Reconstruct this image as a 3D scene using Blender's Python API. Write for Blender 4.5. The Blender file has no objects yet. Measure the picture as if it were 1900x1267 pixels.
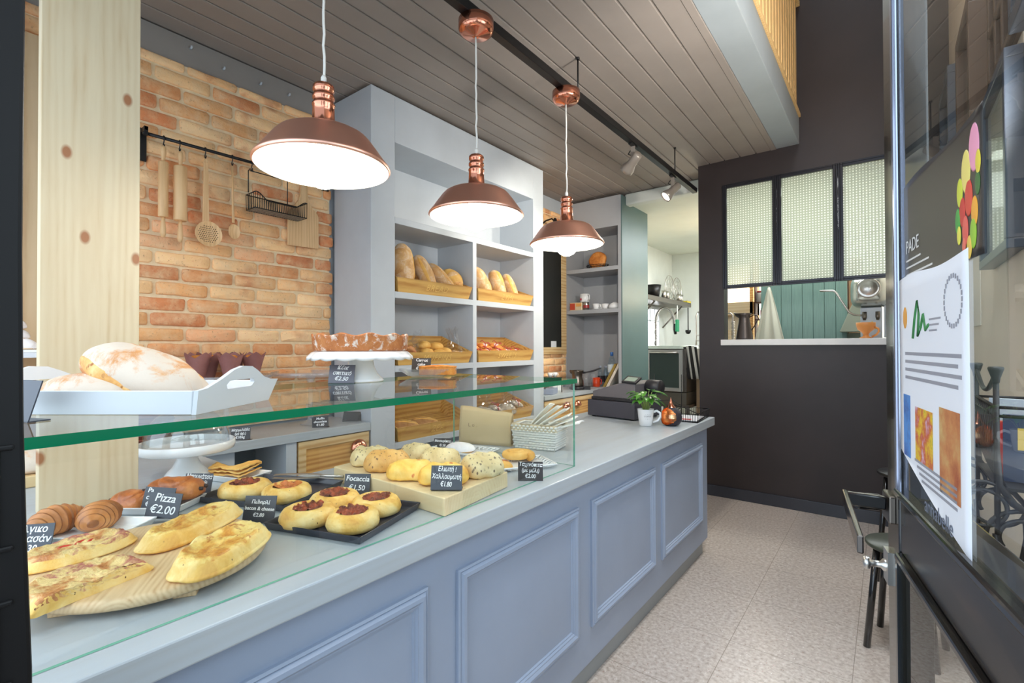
import bpy, math, random
from mathutils import Vector, Matrix, noise, Euler
SC = bpy.context.scene
COL = SC.collection
PI = math.pi
R = math.radians
random.seed(7)

# ------------------------------------------------------------------ camera
cam_d = bpy.data.cameras.new('camera')
cam = bpy.data.objects.new('camera', cam_d)
COL.objects.link(cam)
cam_d.sensor_fit = 'HORIZONTAL'
cam_d.sensor_width = 36.0
cam_d.lens = 899.65 / 1900 * 36.0
cam_d.clip_start = 0.02
cam_d.clip_end = 60
_yaw, _pit, _rol = R(37.786), R(0.5847), R(-0.1658)
_m = Matrix.Rotation(_yaw, 4, 'Z') @ Matrix.Rotation(R(90) + _pit, 4, 'X') @ Matrix.Rotation(_rol, 4, 'Z')
_m.translation = (0, 0, 1.40)
cam.matrix_world = _m
SC.camera = cam

# ------------------------------------------------------------------ world, daylight, exposure
SC.view_settings.view_transform = 'Standard'
SC.view_settings.look = 'None'
SC.view_settings.gamma = 1
SC.view_settings.use_curve_mapping = False
SC.view_settings.exposure = 0.5
SC.cycles.max_bounces = 10
SC.cycles.diffuse_bounces = 6
SC.cycles.glossy_bounces = 5
SC.cycles.transmission_bounces = 8
SC.cycles.transparent_max_bounces = 32
SC.cycles.caustics_reflective = False
SC.cycles.caustics_refractive = False
SC.cycles.sample_clamp_indirect = 6
SC.cycles.use_denoising = True

world = bpy.data.worlds.new('daylight')
SC.world = world
world.use_nodes = True
_nt = world.node_tree
_bg = _nt.nodes['Background']
_bg.inputs['Color'].default_value = (0.74, 0.87, 1.0, 1)
_bg.inputs['Strength'].default_value = 0.75

def light(name, kind, loc, energy, color, size=None, size_y=None, aim=None, **kw):
    d = bpy.data.lights.new(name, kind)
    d.energy = energy
    d.color = color
    if kind == 'AREA':
        d.shape = 'RECTANGLE'
        d.size = size
        d.size_y = size_y or size
    elif size is not None and kind in ('POINT', 'SPOT'):
        d.shadow_soft_size = size
    for k, v in kw.items():
        setattr(d, k, v)
    o = bpy.data.objects.new(name, d)
    COL.objects.link(o)
    o.location = loc
    if aim is not None:
        o.rotation_euler = (Vector(aim) - Vector(loc)).to_track_quat('-Z', 'Y').to_euler()
    return o

sun = light('sun', 'SUN', (1, -3, 6), 0.35, (1.0, 0.95, 0.86), aim=(0.55, -1.55, 3.4), angle=R(1.5))
# daylight: open shop front; fill added at an invented side window and above the void
light('shopfront_daylight', 'AREA', (-1.3, -0.55, 1.35), 34, (0.70, 0.85, 1.0), 3.4, 2.1, aim=(-1.3, 3, 0.1))
light('side_fill', 'AREA', (0.62, 1.10, 1.85), 20, (0.74, 0.87, 1.0), 1.9, 1.5, aim=(-2, 1.10, 1.0))  # added fill lamp outside the invented side window
light('void_fill', 'AREA', (0.10, 2.3, 4.9), 85, (0.86, 0.93, 1.0), 0.7, 2.8, aim=(-0.75, 2.1, 0), spread=R(120))  # area lamp added over the void to brighten the shop
light('kitchen_ceiling_light', 'AREA', (-0.75, 7.0, 2.98), 90, (0.92, 0.97, 1.0), 1.9, 1.6, aim=(-0.75, 7.0, 0))
light('pass_through_fill', 'AREA', (-0.65, 5.55, 2.95), 16, (0.95, 1.0, 0.97), 1.3, 0.25, aim=(-0.65, 5.45, 0))  # unseen lamp added to brighten the cast panes and the sill
light('ceiling_fill_spot', 'SPOT', (0.30, 2.12, 2.15), 135, (1.0, 0.96, 0.90), 0.12, aim=(-1.7, 3.9, 3.05), spot_size=R(105), spot_blend=0.8)  # unseen spot without a fixture, added to lift the far ceiling

# ------------------------------------------------------------------ mesh helpers
class M:
    def __init__(s):
        s.v = []; s.f = []; s.mi = []; s.sm = []; s.c = []; s.col = (1, 1, 1)
    def add(s, vs, fs, mi=0, smooth=False, T=None):
        b = len(s.v)
        for p in vs:
            p = Vector(p)
            s.v.append(T @ p if T is not None else p)
            s.c.append(s.col)
        for f in fs:
            s.f.append([b + i for i in f]); s.mi.append(mi); s.sm.append(smooth)
        return s
    def box(s, x0, x1, y0, y1, z0, z1, mi=0, T=None):
        vs = [(x0,y0,z0),(x1,y0,z0),(x1,y1,z0),(x0,y1,z0),(x0,y0,z1),(x1,y0,z1),(x1,y1,z1),(x0,y1,z1)]
        return s.add(vs, [(0,3,2,1),(4,5,6,7),(0,1,5,4),(1,2,6,5),(2,3,7,6),(3,0,4,7)], mi, False, T)
    def bar(s, a, b, w, h=None, mi=0, up=(0,0,1)):
        a = Vector(a); b = Vector(b); h = h or w
        d = (b - a).normalized(); u = Vector(up)
        if abs(d.dot(u)) > .98: u = Vector((0, 1, 0))
        x = d.cross(u).normalized() * w / 2; z = x.cross(d).normalized() * h / 2
        vs = [a-x-z, a+x-z, a+x+z, a-x+z, b-x-z, b+x-z, b+x+z, b-x+z]
        return s.add(vs, [(0,1,2,3),(7,6,5,4),(0,4,5,1),(1,5,6,2),(2,6,7,3),(3,7,4,0)], mi)
    def lathe(s, prof, n=32, mi=0, smooth=True, T=None, fn=None, cap=True):
        vs = []; fs = []
        for j, (r, z) in enumerate(prof):
            for i in range(n):
                a = 2*PI*i/n
                p = (r*math.cos(a), r*math.sin(a), z)
                vs.append(fn(p, j, a) if fn else p)
        k = len(prof)
        for j in range(k-1):
            for i in range(n):
                i2 = (i+1) % n
                fs.append((j*n+i, j*n+i2, (j+1)*n+i2, (j+1)*n+i))
        if cap:
            if prof[0][0] > 1e-6: fs.append(tuple(range(n-1, -1, -1)))
            if prof[-1][0] > 1e-6: fs.append(tuple((k-1)*n+i for i in range(n)))
        return s.add(vs, fs, mi, smooth, T)
    def tube(s, pts, r, n=8, mi=0, closed=False, T=None, cap=True, flat=1.0):
        pts = [Vector(p) for p in pts]; m = len(pts)
        rs = r if isinstance(r, (list, tuple)) else [r]*m
        vs = []; fs = []; prev = None
        for i, p in enumerate(pts):
            if closed: d = pts[(i+1) % m] - pts[i-1]
            else: d = pts[min(i+1, m-1)] - pts[max(i-1, 0)]
            d.normalize()
            if prev is None:
                u = Vector((0,0,1)) if abs(d.z) < .9 else Vector((1,0,0))
                x = d.cross(u).normalized()
            else:
                x = (prev - d*prev.dot(d)).normalized()
            prev = x; y = d.cross(x)
            for k in range(n):
                a = 2*PI*k/n
                vs.append(p + (x*math.cos(a) + y*math.sin(a)*flat)*rs[i])
        for i in range(m if closed else m-1):
            i2 = (i+1) % m
            for k in range(n):
                k2 = (k+1) % n
                fs.append((i*n+k, i*n+k2, i2*n+k2, i2*n+k))
        if cap and not closed:
            fs.append(tuple(range(n-1, -1, -1))); fs.append(tuple((m-1)*n+k for k in range(n)))
        return s.add(vs, fs, mi, True, T)
    def prism(s, poly, h0, h1, mi=0, T=None, smooth=False):
        n = len(poly)
        vs = [(x, y, h0) for x, y in poly] + [(x, y, h1) for x, y in poly]
        fs = [tuple(range(n-1, -1, -1)), tuple(range(n, 2*n))]
        fs += [(i, (i+1) % n, n+(i+1) % n, n+i) for i in range(n)]
        return s.add(vs, fs, mi, smooth, T)
    def grid(s, fn, nu, nv, mi=0, smooth=True, wrap=False, T=None):
        vs = [fn(i/(nu-1) if not wrap else i/nu, j/(nv-1)) for j in range(nv) for i in range(nu)]
        fs = []
        for j in range(nv-1):
            for i in range(nu if wrap else nu-1):
                i2 = (i+1) % nu
                fs.append((j*nu+i, j*nu+i2, (j+1)*nu+i2, (j+1)*nu+i))
        return s.add(vs, fs, mi, smooth, T)
    def sheet(s, fn, nu, nv, th, mi=0, smooth=True):
        """a sheet with real thickness th along its normal (approximate)"""
        e = 1e-3
        def off(k):
            def g(u, v):
                p = Vector(fn(u, v))
                du = Vector(fn(min(u+e,1), v)) - Vector(fn(max(u-e,0), v)); dv = Vector(fn(u, min(v+e,1))) - Vector(fn(u, max(v-e,0)))
                nn = du.cross(dv)
                nn = nn.normalized() if nn.length > 1e-12 else Vector((0,0,1))
                return p + nn*k
            return g
        b = len(s.v)
        s.grid(off(th/2), nu, nv, mi, smooth)
        t = len(s.v)
        s.grid(off(-th/2), nu, nv, mi, smooth)
        for q in range(len(s.f) - (nu-1)*(nv-1), len(s.f)): s.f[q] = s.f[q][::-1]
        ring = [i for i in range(nu)] + [j*nu+nu-1 for j in range(1, nv)] + [(nv-1)*nu+i for i in range(nu-2, -1, -1)] + [j*nu for j in range(nv-2, 0, -1)]
        for q in range(len(ring)):
            a, c = ring[q], ring[(q+1) % len(ring)]
            s.f.append([b+a, t+a, t+c, b+c]); s.mi.append(mi); s.sm.append(False)
        return s

def mesh_of(name, m, mats):
    me = bpy.data.meshes.new(name)
    me.from_pydata([tuple(p) for p in m.v], [], m.f)
    me.polygons.foreach_set('material_index', m.mi)
    me.polygons.foreach_set('use_smooth', m.sm)
    if any(c != (1, 1, 1) for c in m.c):
        at = me.color_attributes.new('Col', 'FLOAT_COLOR', 'POINT')
        at.data.foreach_set('color', [x for c in m.c for x in (c[0], c[1], c[2], 1.0)])
    for k in (mats if isinstance(mats, (list, tuple)) else [mats]):
        me.materials.append(k)
    me.update()
    return me

def obj(name, m, mats, parent=None, loc=(0,0,0), rot=(0,0,0), bevel=0, seg=2, kind=None, label=None):
    me = mesh_of(name, m, mats) if isinstance(m, M) else m
    o = bpy.data.objects.new(name, me)
    COL.objects.link(o)
    o.location = loc; o.rotation_euler = rot
    if parent is not None: o.parent = parent
    if bevel:
        b = o.modifiers.new('bevel', 'BEVEL'); b.width = bevel; b.segments = seg; b.limit_method = 'ANGLE'; b.angle_limit = R(40)
    if kind: o['kind'] = kind
    if label: o['label'] = label
    return o

def struct(name, m, mats, parent=None, **kw):
    return obj(name, m, mats, parent, kind=None if parent is not None else 'structure', **kw)

def tag(o, label, cat, group=None):
    o['label'] = label; o['category'] = cat
    if group: o['group'] = group
    return o

def thing(name, label, cat, loc=(0,0,0), rz=0, group=None, rot=None):
    o = bpy.data.objects.new(name, None)
    COL.objects.link(o)
    o.empty_display_size = .05
    o.location = loc
    o.rotation_euler = rot if rot is not None else (0, 0, rz)
    return tag(o, label, cat, group)

def copy_tree(o, parent=None):
    c = o.copy(); COL.objects.link(c)
    if parent is not None: c.parent = parent
    for ch in list(o.children): copy_tree(ch, c)
    return c

def clone(root, label, loc, rz=None, rot=None, scale=None):
    c = copy_tree(root)
    c.location = loc; c['label'] = label
    if rz is not None: c.rotation_euler = (root.rotation_euler.x, root.rotation_euler.y, rz)
    if rot is not None: c.rotation_euler = rot
    if scale is not None: c.scale = scale if isinstance(scale, tuple) else (scale,)*3
    return c

def text_mesh(body, size, mat, ex=.0003, shear=0, align='CENTER', spacing=1.0, line=1.0, bold=0):
    cu = bpy.data.curves.new('lettering', 'FONT')
    cu.body = body; cu.size = size; cu.extrude = ex; cu.shear = shear
    cu.align_x = align; cu.align_y = 'CENTER'; cu.space_character = spacing; cu.space_line = line
    cu.offset = bold
    cu.resolution_u = 3
    t = bpy.data.objects.new('lettering', cu)
    COL.objects.link(t)
    dg = bpy.context.evaluated_depsgraph_get(); dg.update()
    me = bpy.data.meshes.new_from_object(t.evaluated_get(dg))
    bpy.data.objects.remove(t); bpy.data.curves.remove(cu)
    me.materials.clear(); me.materials.append(mat)
    me.name = 'lettering'
    return me

# ------------------------------------------------------------------ materials
def C(r, g, b):
    f = lambda x: (x/255/12.92) if x/255 <= .04045 else ((x/255+.055)/1.055)**2.4
    return (f(r), f(g), f(b), 1)

def new_mat(name):
    m = bpy.data.materials.new(name); m.use_nodes = True
    nt = m.node_tree
    return m, nt, nt.nodes['Principled BSDF']

def plain(name, col, rough=.5, metal=0, spec=.5, emit=None, estr=0, coat=0):
    m, nt, p = new_mat(name)
    p.inputs['Base Color'].default_value = col
    p.inputs['Roughness'].default_value = rough
    p.inputs['Metallic'].default_value = metal
    p.inputs['Specular IOR Level'].default_value = spec
    p.inputs['Coat Weight'].default_value = coat
    if emit:
        p.inputs['Emission Color'].default_value = emit; p.inputs['Emission Strength'].default_value = estr
    return m

def nd(nt, t, **kw):
    n = nt.nodes.new(t)
    for k, v in kw.items():
        if k in n.inputs.keys() if hasattr(n.inputs, 'keys') else False: n.inputs[k].default_value = v
        else: setattr(n, k, v)
    return n

def coords(nt, scale=(1,1,1), src='Object', rot=(0,0,0)):
    tc = nt.nodes.new('ShaderNodeTexCoord'); mp = nt.nodes.new('ShaderNodeMapping')
    mp.inputs['Scale'].default_value = scale; mp.inputs['Rotation'].default_value = rot
    nt.links.new(tc.outputs[src], mp.inputs['Vector'])
    return mp.outputs['Vector']

def noise_out(nt, vec, scale, detail=4, rough=.55, dist=0):
    n = nt.nodes.new('ShaderNodeTexNoise')
    n.inputs['Scale'].default_value = scale; n.inputs['Detail'].default_value = detail
    n.inputs['Roughness'].default_value = rough; n.inputs['Distortion'].default_value = dist
    nt.links.new(vec, n.inputs['Vector'])
    return n.outputs['Fac']

def ramp(nt, fac, stops):
    r = nt.nodes.new('ShaderNodeValToRGB')
    els = r.color_ramp.elements
    while len(els) < len(stops): els.new(.5)
    for e, (p, c) in zip(els, stops): e.position = p; e.color = c
    nt.links.new(fac, r.inputs['Fac'])
    return r.outputs['Color']

def bump(nt, p, h, strength=.3, dist=.002):
    b = nt.nodes.new('ShaderNodeBump')
    b.inputs['Strength'].default_value = strength; b.inputs['Distance'].default_value = dist
    nt.links.new(h, b.inputs['Height']); nt.links.new(b.outputs['Normal'], p.inputs['Normal'])

def mix(nt, fac, a, b, mode='MIX'):
    n = nt.nodes.new('ShaderNodeMix'); n.data_type = 'RGBA'; n.blend_type = mode
    for sock, val in ((n.inputs[0], fac), (n.inputs[6], a), (n.inputs[7], b)):
        if isinstance(val, (int, float)): sock.default_value = val
        elif isinstance(val, tuple): sock.default_value = val
        else: nt.links.new(val, sock)
    return n.outputs[2]

def speckle(name, stops, scale=8, rough=.7, bmp=.2, bdist=.002, stretch=(1,1,1), detail=5, spec=.4, src='Object', second=None):
    m, nt, p = new_mat(name)
    v = coords(nt, stretch, src)
    f = noise_out(nt, v, scale, detail, .6)
    c = ramp(nt, f, stops)
    if second:
        sc2, st2, col2 = second
        g = noise_out(nt, v, sc2, 3, .5)
        k = ramp(nt, g, [(st2[0], (0,0,0,1)), (st2[1], (1,1,1,1))])
        c = mix(nt, k, c, col2)
    nt.links.new(c, p.inputs['Base Color'])
    p.inputs['Roughness'].default_value = rough; p.inputs['Specular IOR Level'].default_value = spec
    if bmp: bump(nt, p, f, bmp, bdist)
    return m

def wood(name, c1, c2, axis='Z', scale=1.0, rough=.5, knots=None, contrast=1.0, ring=9.0, rmix=.45):
    """long grain along one object axis: stretched noise, wavering rings, knots with rings of their own"""
    m, nt, p = new_mat(name)
    st = {'X': (.10, 1, 1), 'Y': (1, .10, 1), 'Z': (1, 1, .10)}[axis]
    v = coords(nt, tuple(k*scale for k in st))
    f1 = noise_out(nt, v, 26, 4, .6, .3)
    w = nt.nodes.new('ShaderNodeTexWave'); w.wave_type = 'RINGS'; w.rings_direction = axis
    w.inputs['Scale'].default_value = ring; w.inputs['Distortion'].default_value = 6; w.inputs['Detail'].default_value = 2
    w.inputs['Detail Scale'].default_value = .8
    nt.links.new(v, w.inputs['Vector'])
    mm = nt.nodes.new('ShaderNodeMath'); mm.operation = 'MULTIPLY_ADD'
    nt.links.new(w.outputs['Fac'], mm.inputs[0]); mm.inputs[1].default_value = rmix
    nt.links.new(f1, mm.inputs[2])
    c = ramp(nt, mm.outputs[0], [(.45, c1), (.75, tuple(a*(1-.35*contrast)+b*.35*contrast for a, b in zip(c1, c2))), (1.0, tuple(a*(1-contrast)+b*contrast for a, b in zip(c1, c2)))])
    f2 = noise_out(nt, coords(nt, tuple(k*scale*.35 for k in st)), 6, 2)
    c = mix(nt, ramp(nt, f2, [(.35, (0,0,0,1)), (.75, (.5,.5,.5,1))]), c, tuple(a*.55+b*.45 for a, b in zip(c1, c2)))
    if knots:
        vo = nt.nodes.new('ShaderNodeTexVoronoi'); vo.feature = 'F1'
        vo.inputs['Scale'].default_value = knots[0]
        kv = coords(nt, knots[3] if len(knots) > 3 else tuple((.6 if k < 1 else 1) for k in st))
        if len(knots) > 3:      # knots drawn across the broad face of an upright board
            vo.voronoi_dimensions = '2D'
            sp_ = nt.nodes.new('ShaderNodeSeparateXYZ'); cb_ = nt.nodes.new('ShaderNodeCombineXYZ')
            nt.links.new(kv, sp_.inputs[0]); nt.links.new(sp_.outputs['Y'], cb_.inputs['X']); nt.links.new(sp_.outputs['Z'], cb_.inputs['Y'])
            kv = cb_.outputs[0]
        nt.links.new(kv, vo.inputs['Vector'])
        k = ramp(nt, vo.outputs['Distance'], [(knots[1]*.55, (1,1,1,1)), (knots[1], (0,0,0,1))])
        c = mix(nt, k, c, knots[2])
    nt.links.new(c, p.inputs['Base Color'])
    p.inputs['Roughness'].default_value = rough
    bump(nt, p, f1, .12, .001)
    return m

def paint(name, col, rough=.45, var=.05, brush=None):
    m, nt, p = new_mat(name)
    v = coords(nt, brush or (1,1,1))
    f = noise_out(nt, v, 3.5 if not brush else 14, 4)
    a = tuple(min(1, x*(1-var)) for x in col[:3]) + (1,); b = tuple(min(1, x*(1+var)) for x in col[:3]) + (1,)
    nt.links.new(ramp(nt, f, [(.35, a), (.65, b)]), p.inputs['Base Color'])
    p.inputs['Roughness'].default_value = rough
    f2 = noise_out(nt, coords(nt), 60, 3)
    bump(nt, p, f2, .06, .001)
    return m

def thin_glass(name, tint=(1,1,1,1), ior=1.5, rough=0.0, haze=None):
    """clear sheet: see-through with Fresnel reflections"""
    m = bpy.data.materials.new(name); m.use_nodes = True
    nt = m.node_tree; nt.nodes.clear()
    out = nt.nodes.new('ShaderNodeOutputMaterial')
    tr = nt.nodes.new('ShaderNodeBsdfTransparent'); tr.inputs[0].default_value = tint
    gl = nt.nodes.new('ShaderNodeBsdfGlossy'); gl.inputs['Roughness'].default_value = rough
    fr = nt.nodes.new('ShaderNodeFresnel'); fr.inputs['IOR'].default_value = ior
    mx = nt.nodes.new('ShaderNodeMixShader')
    ge = nt.nodes.new('ShaderNodeNewGeometry')      # reflect once, on the side the ray enters
    iv = nt.nodes.new('ShaderNodeMath'); iv.operation = 'SUBTRACT'; iv.inputs[0].default_value = 1
    nt.links.new(ge.outputs['Backfacing'], iv.inputs[1])
    ml = nt.nodes.new('ShaderNodeMath'); ml.operation = 'MULTIPLY'
    nt.links.new(fr.outputs[0], ml.inputs[0]); nt.links.new(iv.outputs[0], ml.inputs[1])
    nt.links.new(ml.outputs[0], mx.inputs[0]); nt.links.new(tr.outputs[0], mx.inputs[1]); nt.links.new(gl.outputs[0], mx.inputs[2])
    sh = mx.outputs[0]
    if haze:
        df = nt.nodes.new('ShaderNodeBsdfDiffuse'); df.inputs[0].default_value = haze[1]
        m2 = nt.nodes.new('ShaderNodeMixShader'); m2.inputs[0].default_value = haze[0]
        nt.links.new(sh, m2.inputs[1]); nt.links.new(df.outputs[0], m2.inputs[2]); sh = m2.outputs[0]
    nt.links.new(sh, out.inputs[0])
    return m

GREY = paint('grey_paint', C(190,196,202), .42, .035)
GREY_FRONT = paint('counter_paint', C(150,162,182), .4, .03)
GREY_CAB = paint('cabinet_paint', C(166,167,170), .45, .03)
GREY_GREENLIT = paint('cabinet_paint_greenlit', C(80,106,106), .45, .04)  # grey cabinet paint with greenish kitchen light put into the colour
CEIL = paint('ceiling_paint', C(146,136,128), .5, .04)
BEAM = paint('beam_paint', C(152,159,162), .45, .04)
DARK = paint('charcoal_wall_paint', C(46,37,36), .42, .10)
BEIGE = paint('beige_plaster', C(226,214,198), .7, .03)
CREAM = paint('kitchen_plaster', C(224,228,222), .7, .03)
WHITE = plain('white_glaze', C(238,238,238), .18, spec=.5, coat=.3)
WHITE_PAINT = paint('white_paint', C(222,225,230), .4, .02)
BLACK = plain('black_metal', C(26,25,26), .38, .3)
GLOSS_BLACK = plain('black_gloss_paint', C(20,18,18), .16, 0, .6, coat=.4)
BLACK_PLASTIC = plain('black_plastic', C(34,32,36), .42)
STEEL = plain('steel', C(206,203,198), .3, 1.0)
STEEL_DARK = plain('dark_steel', C(120,112,104), .3, 1.0)
def copper_mat(name, col, rough):
    m, nt, p = new_mat(name)
    p.inputs['Metallic'].default_value = 1; p.inputs['Base Color'].default_value = col
    p.inputs['Roughness'].default_value = rough
    bump(nt, p, noise_out(nt, coords(nt), 9, 2), .05, .004)
    return m
COPPER = copper_mat('copper', C(226,150,122), .16)
COPPER_SHADE = copper_mat('copper_shade', C(248,192,170), .36)
COPPER_BRIGHT = copper_mat('copper_bright', C(250,196,150), .24)
PINE = wood('pale_pine', C(214,198,166), C(184,152,108), 'Z', 1.0, .5, (5.0, .075, C(158,104,66), (1, 1, .6)), .8, 16, .22)
PINE_Y = wood('pale_pine_long', C(222,196,148), C(190,146,90), 'Y', 1.0, .5, (3.2, .05, C(140,88,50)), .9)
PINE_WARM = wood('warm_pine', C(222,178,110), C(180,120,58), 'Y', 1.2, .45, (4.0, .05, C(120,70,36)), .9)
CRATE = wood('crate_wood', C(214,172,98), C(172,118,52), 'Y', 1.4, .5, (4.2, .05, C(120,72,34)), .9)
BEECH = wood('beech', C(236,196,146), C(206,158,106), 'Z', 2.0, .5, None, .7)
BOARD = wood('board_pine', C(222,194,152), C(182,138,92), 'X', 2.2, .5, None, 1.0, 18, .30)
BLOCK = wood('block_pine', C(230,210,168), C(206,170,116), 'X', 1.6, .5, (6, .06, C(176,116,70)), .7, 14, .25)
RAIL_WOOD = wood('rail_pine', C(232,198,140), C(210,160,96), 'Z', 1.5, .45, (4, .05, C(170,96,44)), .8)
WORKTOP = wood('washed_worktop', C(178,186,192), C(164,162,158), 'Y', 1.0, .34, (1.6, .03, C(176,160,142)), .6, 14, .25)
GLASS = thin_glass('clear_glass', (.985,.995,.99,1))
GLASS_TOP = thin_glass('shelf_glass', (.95,.98,.965,1), 1.62)
GLASS_EDGE = plain('glass_edge_green', C(6,112,74), .12, 0, .6)
GLASS_EDGE_THIN = plain('glass_edge_pale_green', C(96,160,138), .15, 0, .6)
CRYSTAL = thin_glass('cut_crystal', (.93,.94,.95,1), 1.9, .05, (.14, (.85,.87,.90,1)))
CARD = plain('chalk_card', C(62,65,74), .32, 0, .5)  # black card with the window's grey-blue reflection mixed into its colour
CARD_DARK = plain('chalk_card_dark', C(44,36,34), .4)
CHALK = plain('chalk_white', C(245,245,245), .8)
POST_BLACK = plain('door_post_black', C(14,13,14), .5, 0, .25)

# ------------------------------------------------------------------ room shell
def floor_mat():
    m, nt, p = new_mat('terrazzo_tiles')
    v = coords(nt)
    f1 = noise_out(nt, v, 55, 3, .6)
    c = ramp(nt, f1, [(.30, C(164,148,136)), (.5, C(192,178,167)), (.72, C(212,202,193))])
    vo = nt.nodes.new('ShaderNodeTexVoronoi'); vo.inputs['Scale'].default_value = 75
    v2 = coords(nt, (1, .55, 1)); nt.links.new(v2, vo.inputs['Vector'])
    f3 = noise_out(nt, v, 38, 2)
    k = ramp(nt, vo.outputs['Distance'], [(.10, (1,1,1,1)), (.24, (0,0,0,1))])
    chip = ramp(nt, vo.outputs['Color'], [(.25, C(140,112,92)), (.5, C(196,160,150)), (.8, C(232,226,220))])
    c = mix(nt, ramp(nt, f3, [(.42,(0,0,0,1)), (.5,(.85,.85,.85,1))]), c, mix(nt, k, c, chip))
    br = nt.nodes.new('ShaderNodeTexBrick'); br.offset = 0
    br.inputs['Scale'].default_value = 1; br.inputs['Brick Width'].default_value = .475; br.inputs['Row Height'].default_value = .475
    br.inputs['Mortar Size'].default_value = .0016; br.inputs['Mortar Smooth'].default_value = .3
    tc = nt.nodes.new('ShaderNodeTexCoord'); mp = nt.nodes.new('ShaderNodeMapping')
    mp.inputs['Location'].default_value = (.605, -2.465, 0)
    nt.links.new(tc.outputs['Object'], mp.inputs['Vector']); nt.links.new(mp.outputs['Vector'], br.inputs['Vector'])
    c = mix(nt, br.outputs['Fac'], c, C(136,122,108))
    nt.links.new(c, p.inputs['Base Color']); p.inputs['Roughness'].default_value = .3
    return m
struct('floor', M().box(-3.4, .6, .0, 9.6, -.06, 0), floor_mat())
struct('ground', M().box(-30, 30, -30, 0, -.10, -.02), speckle('pavement', [(.3, C(110,108,104)), (.7, C(136,134,130))], 6))

m = M()
for k in range(-1, 16):
    x = -3.062 + .134*k + .134
    if x + .134 > -.74: break
    # board with two small V-joints' worth of gap
    m.box(x+.004, x+.128, -.05, 5.22, 3.12, 3.14)
m.box(-3.2, -.76, -.05, 5.22, 3.128, 3.16)
m.box(-.80, -.757, -.05, 4.76, 3.115, 3.14)
struct('ceiling', m, CEIL, bevel=.003, seg=1)
struct('beam', M().box(-.757, -.583, -.05, 4.76, 3.12, 3.345), BEAM, bevel=.004)

# plaster left wall behind everything, brick slips over it
struct('wall_left', M().box(-3.25, -3.088, -.05, 9.4, 0, 3.3), GREY)
struct('trim_2', M().box(-3.088, -3.070, -.05, 1.905, 2.957, 3.119), paint('strip_paint', C(150,144,138), .5, .04))
def brick_mat():
    m, nt, p = new_mat('reclaimed_brick')
    at = nt.nodes.new('ShaderNodeAttribute'); at.attribute_name = 'Col'
    v = coords(nt)
    f = noise_out(nt, v, 14, 6, .65); g = noise_out(nt, v, 5, 3); h = noise_out(nt, v, 90, 3)
    c = mix(nt, ramp(nt, f, [(.40,(0,0,0,1)), (.70,(.75,.75,.75,1))]), at.outputs['Color'], C(240,206,162))
    c = mix(nt, ramp(nt, g, [(.56,(0,0,0,1)), (.70,(.6,.6,.6,1))]), c, C(204,122,78))
    c = mix(nt, ramp(nt, h, [(.62,(0,0,0,1)), (.74,(.5,.5,.5,1))]), c, C(120,70,48))
    nt.links.new(c, p.inputs['Base Color']); p.inputs['Roughness'].default_value = .85
    b = nt.nodes.new('ShaderNodeMath'); b.operation = 'ADD'; nt.links.new(f, b.inputs[0]); nt.links.new(h, b.inputs[1])
    bump(nt, p, b.outputs[0], .55, .006)
    return m
MORTAR = speckle('lime_mortar', [(.3, C(224,200,160)), (.7, C(240,220,186))], 30, .9, .4, .004)
def bricks(y0, y1, z0, z1, xb, toothed=True, seed=3):
    rnd = random.Random(seed)
    m = M()
    tones = [C(226,176,123), C(217,160,107), C(235,189,136), C(211,145,94), C(222,165,121), C(204,129,83), C(237,195,145)]
    ph = .0822; nrow = int((z1-z0)/ph)+1
    for r in range(nrow):
        zb = z0 + r*ph + .006; zt = min(zb + .068, z1)
        if zt - zb < .02: continue
        y = y0 - (.265*.5 if r % 2 else 0) - rnd.random()*.03
        while y < y1:
            L = .235 + rnd.random()*.03
            a, b = max(y, y0), min(y + L, y1 + (rnd.random()*.02 if toothed else 0))
            y += L + .016
            if b - a < .05: continue
            col = rnd.choice(tones); s = 1.12 + rnd.random()*.25
            m.col = tuple(x*s for x in col[:3])
            xf = xb + rnd.random()*.008
            pts = []
            cr = .013
            for (cy, cz, a0) in ((b-cr, zb+cr, -90), (b-cr, zt-cr, 0), (a+cr, zt-cr, 90), (a+cr, zb+cr, 180)):
                for q in (0, 45, 90):
                    t = R(a0+q)
                    pts.append((cy + cr*math.cos(t) + rnd.uniform(-.002,.002), cz + cr*math.sin(t) + rnd.uniform(-.0025,.0025)))
            # extra points along the long edges keep the outline uneven
            full = []
            for i, p in enumerate(pts):
                full.append(p); n = pts[(i+1) % len(pts)]
                if abs(n[0]-p[0]) > .08:
                    for t in (.33, .67):
                        full.append((p[0]+(n[0]-p[0])*t, p[1]+(n[1]-p[1])*t + rnd.uniform(-.003,.003)))
            k = len(full); cy = (a+b)/2; cz = (zb+zt)/2
            def ringv(x, ins):
                return [(x + (rnd.uniform(-.002,.002) if ins else 0), py - math.copysign(min(ins, abs(py-cy)), py-cy), pz - math.copysign(min(ins, abs(pz-cz)), pz-cz)) for py, pz in full]
            vs = ringv(xb-.03, 0) + ringv(xf-.007, 0) + ringv(xf, .006) + [(xf + rnd.uniform(-.001,.003), cy, cz)]
            fs = []
            for q in range(2):
                for i in range(k):
                    fs.append((q*k+i, q*k+(i+1) % k, (q+1)*k+(i+1) % k, (q+1)*k+i))
            fs += [(2*k+i, 2*k+(i+1) % k, 3*k) for i in range(k)]
            m.add(vs, fs, 0, True)
    m.col = (1,1,1)
    return m
BRICK = brick_mat()
struct('brick_wall', bricks(-.05, 1.885, .935, 2.96, -3.052), BRICK)
struct('wall_mortar', M().box(-3.09, -3.062, -.05, 1.88, .93, 2.955), MORTAR)
struct('brick_wall', bricks(3.88, 5.0, .935, 2.96, -3.052, False, 9), BRICK)
struct('wall_mortar', M().box(-3.09, -3.062, 3.88, 5.0, .93, 2.955), MORTAR)

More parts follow.
